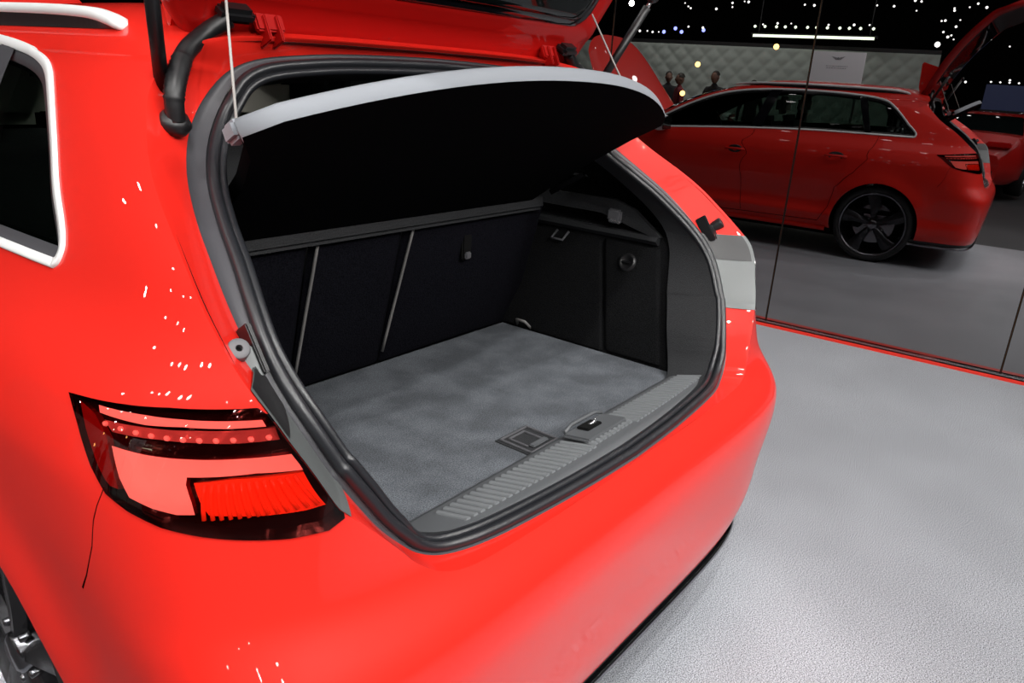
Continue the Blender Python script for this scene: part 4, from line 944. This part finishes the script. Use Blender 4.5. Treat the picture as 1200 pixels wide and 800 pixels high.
# visitors behind the car
def person(loc, rz, h, lab, top='cloth', arm=0):
    root = empty('person', loc, rz); tag(root, lab, 'person', None)
    k = h / 1.72
    J = {'pel': (0, 0, .95), 'che': (0, .01, 1.28), 'nk': (0, 0, 1.46), 'hd0': (0, .01, 1.53)}
    vs = [(0, 0, .95), (0, 0, 1.12), (0, .01, 1.32), (0, 0, 1.44), (0, .01, 1.52)]
    rad = [(.15, .11), (.135, .10), (.16, .11), (.065, .065), (.055, .055)]
    ed = [(0, 1), (1, 2), (2, 3), (3, 4)]
    for s in (-1, 1):
        b0 = len(vs); vs += [(s * .09, 0, .88), (s * .10, .01, .50), (s * .105, -.01, .09), (s * .115, .11, .04)]; rad += [(.085, .09), (.058, .06), (.042, .045), (.035, .03)]; ed += [(0, b0), (b0, b0 + 1), (b0 + 1, b0 + 2), (b0 + 2, b0 + 3)]
        b0 = len(vs); ex = (s * .25, .02, 1.10); hn = (s * .24, .16 if arm else .05, 1.18 if arm else .88)
        vs += [(s * .175, 0, 1.39), ex, hn]; rad += [(.058, .058), (.042, .042), (.03, .03)]; ed += [(2, b0), (b0, b0 + 1), (b0 + 1, b0 + 2)]
    me = bpy.data.meshes.new('body'); me.from_pydata([tuple(c_ * k for c_ in v) for v in vs], ed, []); o = bpy.data.objects.new('body', me); link(o, root); me.materials.append(M[top])
    md = o.modifiers.new('s', 'SKIN'); 
    for i, r in enumerate(rad): me.skin_vertices[0].data[i].radius = (r[0] * k, r[1] * k)
    me.skin_vertices[0].data[0].use_root = True
    o.modifiers.new('u', 'SUBSURF').levels = 1; o.modifiers['u'].render_levels = 1; me.polygons.foreach_set('use_smooth', [])
    md.use_smooth_shade = True
    # head with face
    G = []
    for a in np.linspace(0, math.pi, 13):
        row = []
        for b2 in np.linspace(0, 2 * math.pi, 21):
            x, y, z = math.sin(a) * math.cos(b2), math.sin(a) * math.sin(b2), math.cos(a)
            w_ = .076 * (1 - .22 * max(0, -z)); d_ = .095; fy = d_ * y
            if y > .5 and abs(x) < .25 and -.35 < z < .15: fy += .018
            if y > .4 and .05 < z < .3 and .15 < abs(x) < .6: fy -= .008
            row.append((w_ * x * k, (fy + .01) * k, (1.615 + .118 * z) * k))
        G.append(row)
    MB().grid(G).build('head', M['skin_'], root, smooth=True)
    G = [[(v[0] * 1.09, (v[1] - .012) * 1.10, v[2] + .012) for v in row] for row in G[:6]]
    for i, row in enumerate(G): G[i] = [(v[0], v[1] if not (v[1] > .05 and i > 3) else .045, v[2]) for v in row]
    MB().grid(G).build('hair', M['hair'], root, smooth=True)
    for s in (-1, 1):
        MB().lathe([(-.006, 0), (-.004, .022), (.004, .02), (.006, 0)], (s * .078 * k, .005, 1.61 * k), (1, 0, 0), 10).build('ear', M['skin_'], root, smooth=True)
        hp_ = Vector((s * .24 * k, (.19 if arm else .05) * k, (1.19 if arm else .83) * k)); hb = MB().box(hp_, (.028, .07, .09), bev=.01)
        for f in range(4): hb.tube([hp_ + Vector((0, -.026 + f * .018, -.04)), hp_ + Vector((-s * .006, -.024 + f * .018, -.075 - .012 * (f in (1, 2)))), hp_ + Vector((-s * .02, -.022 + f * .018, -.10 - .012 * (f in (1, 2))))], .0075, 6)
        hb.tube([hp_ + Vector((-s * .008, .036, .01)), hp_ + Vector((-s * .018, .052, -.03)), hp_ + Vector((-s * .02, .050, -.055))], .009, 6)
        hb.build('hand', M['skin_'], root, smooth=True)
person((-6.6, 4.95, 0), R_(-75), 1.62, 'visitor in black standing before the quilted wall with dark hair')
person((-6.9, 5.75, 0), R_(-40), 1.55, 'visitor in a maroon top standing left of the tallest visitor', 'shirt_r')
person((-7.4, 6.2, 0), R_(-120), 1.58, 'visitor in dark clothes at the left end of the visitor row', arm=1)
person((-7.2, 4.4, 0), R_(60), 1.50, 'shorter visitor in dark clothes nearest the notice board')
person((-6.5, 7.9, 0), R_(-20), 1.62, 'visitor in dark clothes behind the raised bonnet', arm=1)
person((-7.0, 8.4, 0), R_(-80), 1.60, 'visitor in a maroon top behind the raised bonnet', 'shirt_r')

# other exhibits: simple complete cars
def exhibit(loc, rz, lab, paint, L=4.4, Wd=.92, Hr=1.22, open_top=False):
    root = empty('exhibit_car', loc, rz); tag(root, lab, 'car')
    # local: +y forward, rear at y=0
    ys = np.linspace(0, L, 25); G = []
    belt = mono([0, .15, .8, L * .55, L * .75, L - .15, L], [.62, .90, .93, .90, .84, .68, .50])
    wid = mono([0, .12, .6, L * .5, L - .7, L - .1, L], [Wd * .70, Wd * .90, Wd, Wd * .96, Wd * .97, Wd * .80, Wd * .55])
    for y in ys:
        w_ = float(wid(y)); b_ = float(belt(y)); row = []
        for q, z in ((.86, .20), (.97, .28), (1.0, .45), (1.0, .60), (.975, b_ - .08 if b_ > .7 else b_ * .9), (.92, b_), (.78, b_ + .015), (.4, b_ + .03), (0, b_ + .035)): row.append((w_ * q, y, z))
        row = row + [(-x, y2, z) for x, y2, z in row[::-1][1:]]; G.append(row)
    MB().grid(G).add(G[0], [tuple(range(len(G[0])))]).add(G[-1], [tuple(range(len(G[0])))[::-1]]).build('body_shell', paint, root, angle=35)
    y0, y1 = .45, L * .66
    if not open_top:
        roof = mono([y0, y0 + .7, (y0 + y1) / 2, y1 - .7, y1], [.93, Hr - .05, Hr, Hr - .06, .88]); G = []; G2 = []
        for y in np.linspace(y0, y1, 17):
            w_ = float(wid(y)); r = float(roof(y)); zb = .90; f = (r - zb) / (Hr - zb)
            G.append([(w_ * .90, y, zb), (w_ * (.90 - .17 * f), y, zb + (r - zb) * .86), (w_ * (.84 - .19 * f), y, r), (0, y, r + .01), (-w_ * (.84 - .19 * f), y, r), (-w_ * (.90 - .17 * f), y, zb + (r - zb) * .86), (-w_ * .90, y, zb)])
        MB().grid(G).build('greenhouse', M['glass_b'], root, angle=35)
        mb = MB()
        for i0, i1 in ((5, 11),): mb.grid([[(p[0] * 1.01, p[1], p[2] + .006) for p in row[1:6]] for row in G[i0:i1 + 1]])
        for s in (1, 5): mb.tube([(row[s][0] * 1.01, row[s][1], row[s][2] + .003) for row in G], .022, 6)
        mb.build('roof', paint, root, angle=35)
    else:
        fr_ = MB(); fr_.tube(catmull([(-Wd * .82, L * .66, .88), (-Wd * .74, L * .60, 1.10), (-Wd * .60, L * .57, 1.20), (0, L * .565, 1.22), (Wd * .60, L * .57, 1.20), (Wd * .74, L * .60, 1.10), (Wd * .82, L * .66, .88)], 6), .02, 8); fr_.build('windscreen_frame', M['chrome'], root, smooth=True)
        MB().add([(-Wd * .78, L * .65, .90), (-Wd * .58, L * .572, 1.19), (Wd * .58, L * .572, 1.19), (Wd * .78, L * .65, .90)], [(0, 1, 2, 3)]).build('windscreen', M['glass'], root)
        for s in (-1, 1):
            MB().box((s * .36, L * .42, .95), (.46, .14, .40), bev=.05).build('seat', M['trim'], root, angle=60)
            MB().tube(catmull([(s * .36 - .16, L * .36, .90), (s * .36 - .14, L * .36, 1.05), (s * .36, L * .36, 1.10), (s * .36 + .14, L * .36, 1.05), (s * .36 + .16, L * .36, .90)], 5), .022, 8).build('roll_hoop', M['chrome'], root, smooth=True)
        MB().box((0, L * .45, .915), (1.4, 1.3, .03)).build('cockpit', M['dark'], root)
    for s in (-1, 1):
        MB().box((s * Wd * .62, .06, .78), (.34, .10, .09), bev=.02).build('tail_lamp', M['tl'], root, angle=50)
        MB().box((s * Wd * .60, L - .12, .60), (.30, .12, .10), bev=.03).build('headlamp', M['glass_b'], root, angle=50)
        MB().lathe([(.0, .05), (-.04, .05), (-.04, .04), (0, .04)], (s * .45, .02, .30), (0, 1, 0), 14).build('tailpipe', M['exh'], root, smooth=True)
        MB().box((s * (Wd + .07), L * .60, .93), (.16, .10, .10), bev=.03).build('door_mirror', paint, root, angle=50)
        for wy in (.80, L - .85):
            w_ = MB().lathe([(-.12, .20), (-.12, .31), (.0, .33), (.09, .33), (.115, .30), (.115, .22), (.09, .21)], (s * (Wd - .10), wy, .33), (s, 0, 0), 32).build('wheel', M['tyre'], root, smooth=True)
            sp_ = MB().lathe([(.06, .215), (.10, .21), (.10, .19), (.05, .18)], (s * (Wd - .10), wy, .33), (s, 0, 0), 32)
            for q in range(5):
                a = q * 2 * math.pi / 5; sp_.box((s * (Wd - .02), wy + math.cos(a) * .10, .33 + math.sin(a) * .10), (.03, .20, .04), Matrix.Rotation(a, 3, 'X'))
            sp_.build('rim', M['rimlip'], w_)
    MB().box((0, .02, .66), (.52, .02, .12), bev=.004).build('number_plate', M['white_p'], root)
    MB().box((0, .02, .36), (Wd * 1.3, .06, .12), bev=.02).build('rear_diffuser', M['black_pl'], root, angle=50)
    return root
exhibit((-5.9, .75, 0), R_(97), 'low red exhibition coupe with grey number plate, seen from behind', M['car_red2'])
exhibit((-11.4, -.95, 0), R_(80), 'red open-topped exhibition roadster with bright windscreen frame', M['car_red2'], open_top=True)
exhibit((-16.0, 2.9, 0), R_(60), 'dark exhibition saloon parked behind the red coupe', M['car_dark'], Hr=1.4)
sw = empty('blue_screen_wall', (-21.3, .2, 0)); tag(sw, 'dim blue screen wall glowing behind the exhibition cars', 'screen')
MB().box((0, 0, 1.55), (.1, 2.2, .75)).build('screen_panel', M['screen'], sw); MB().box((-.02, 0, .6), (.12, 2.3, 1.2)).build('screen_base', M['black_pl'], sw)
for k in range(9): MB().lathe([(-.03, 0), (0, .035), (.03, 0)], (.02, -1 + k * .25, 2.0), (0, 0, 1), 8).build('bulb', M['lampf'], sw, smooth=True)
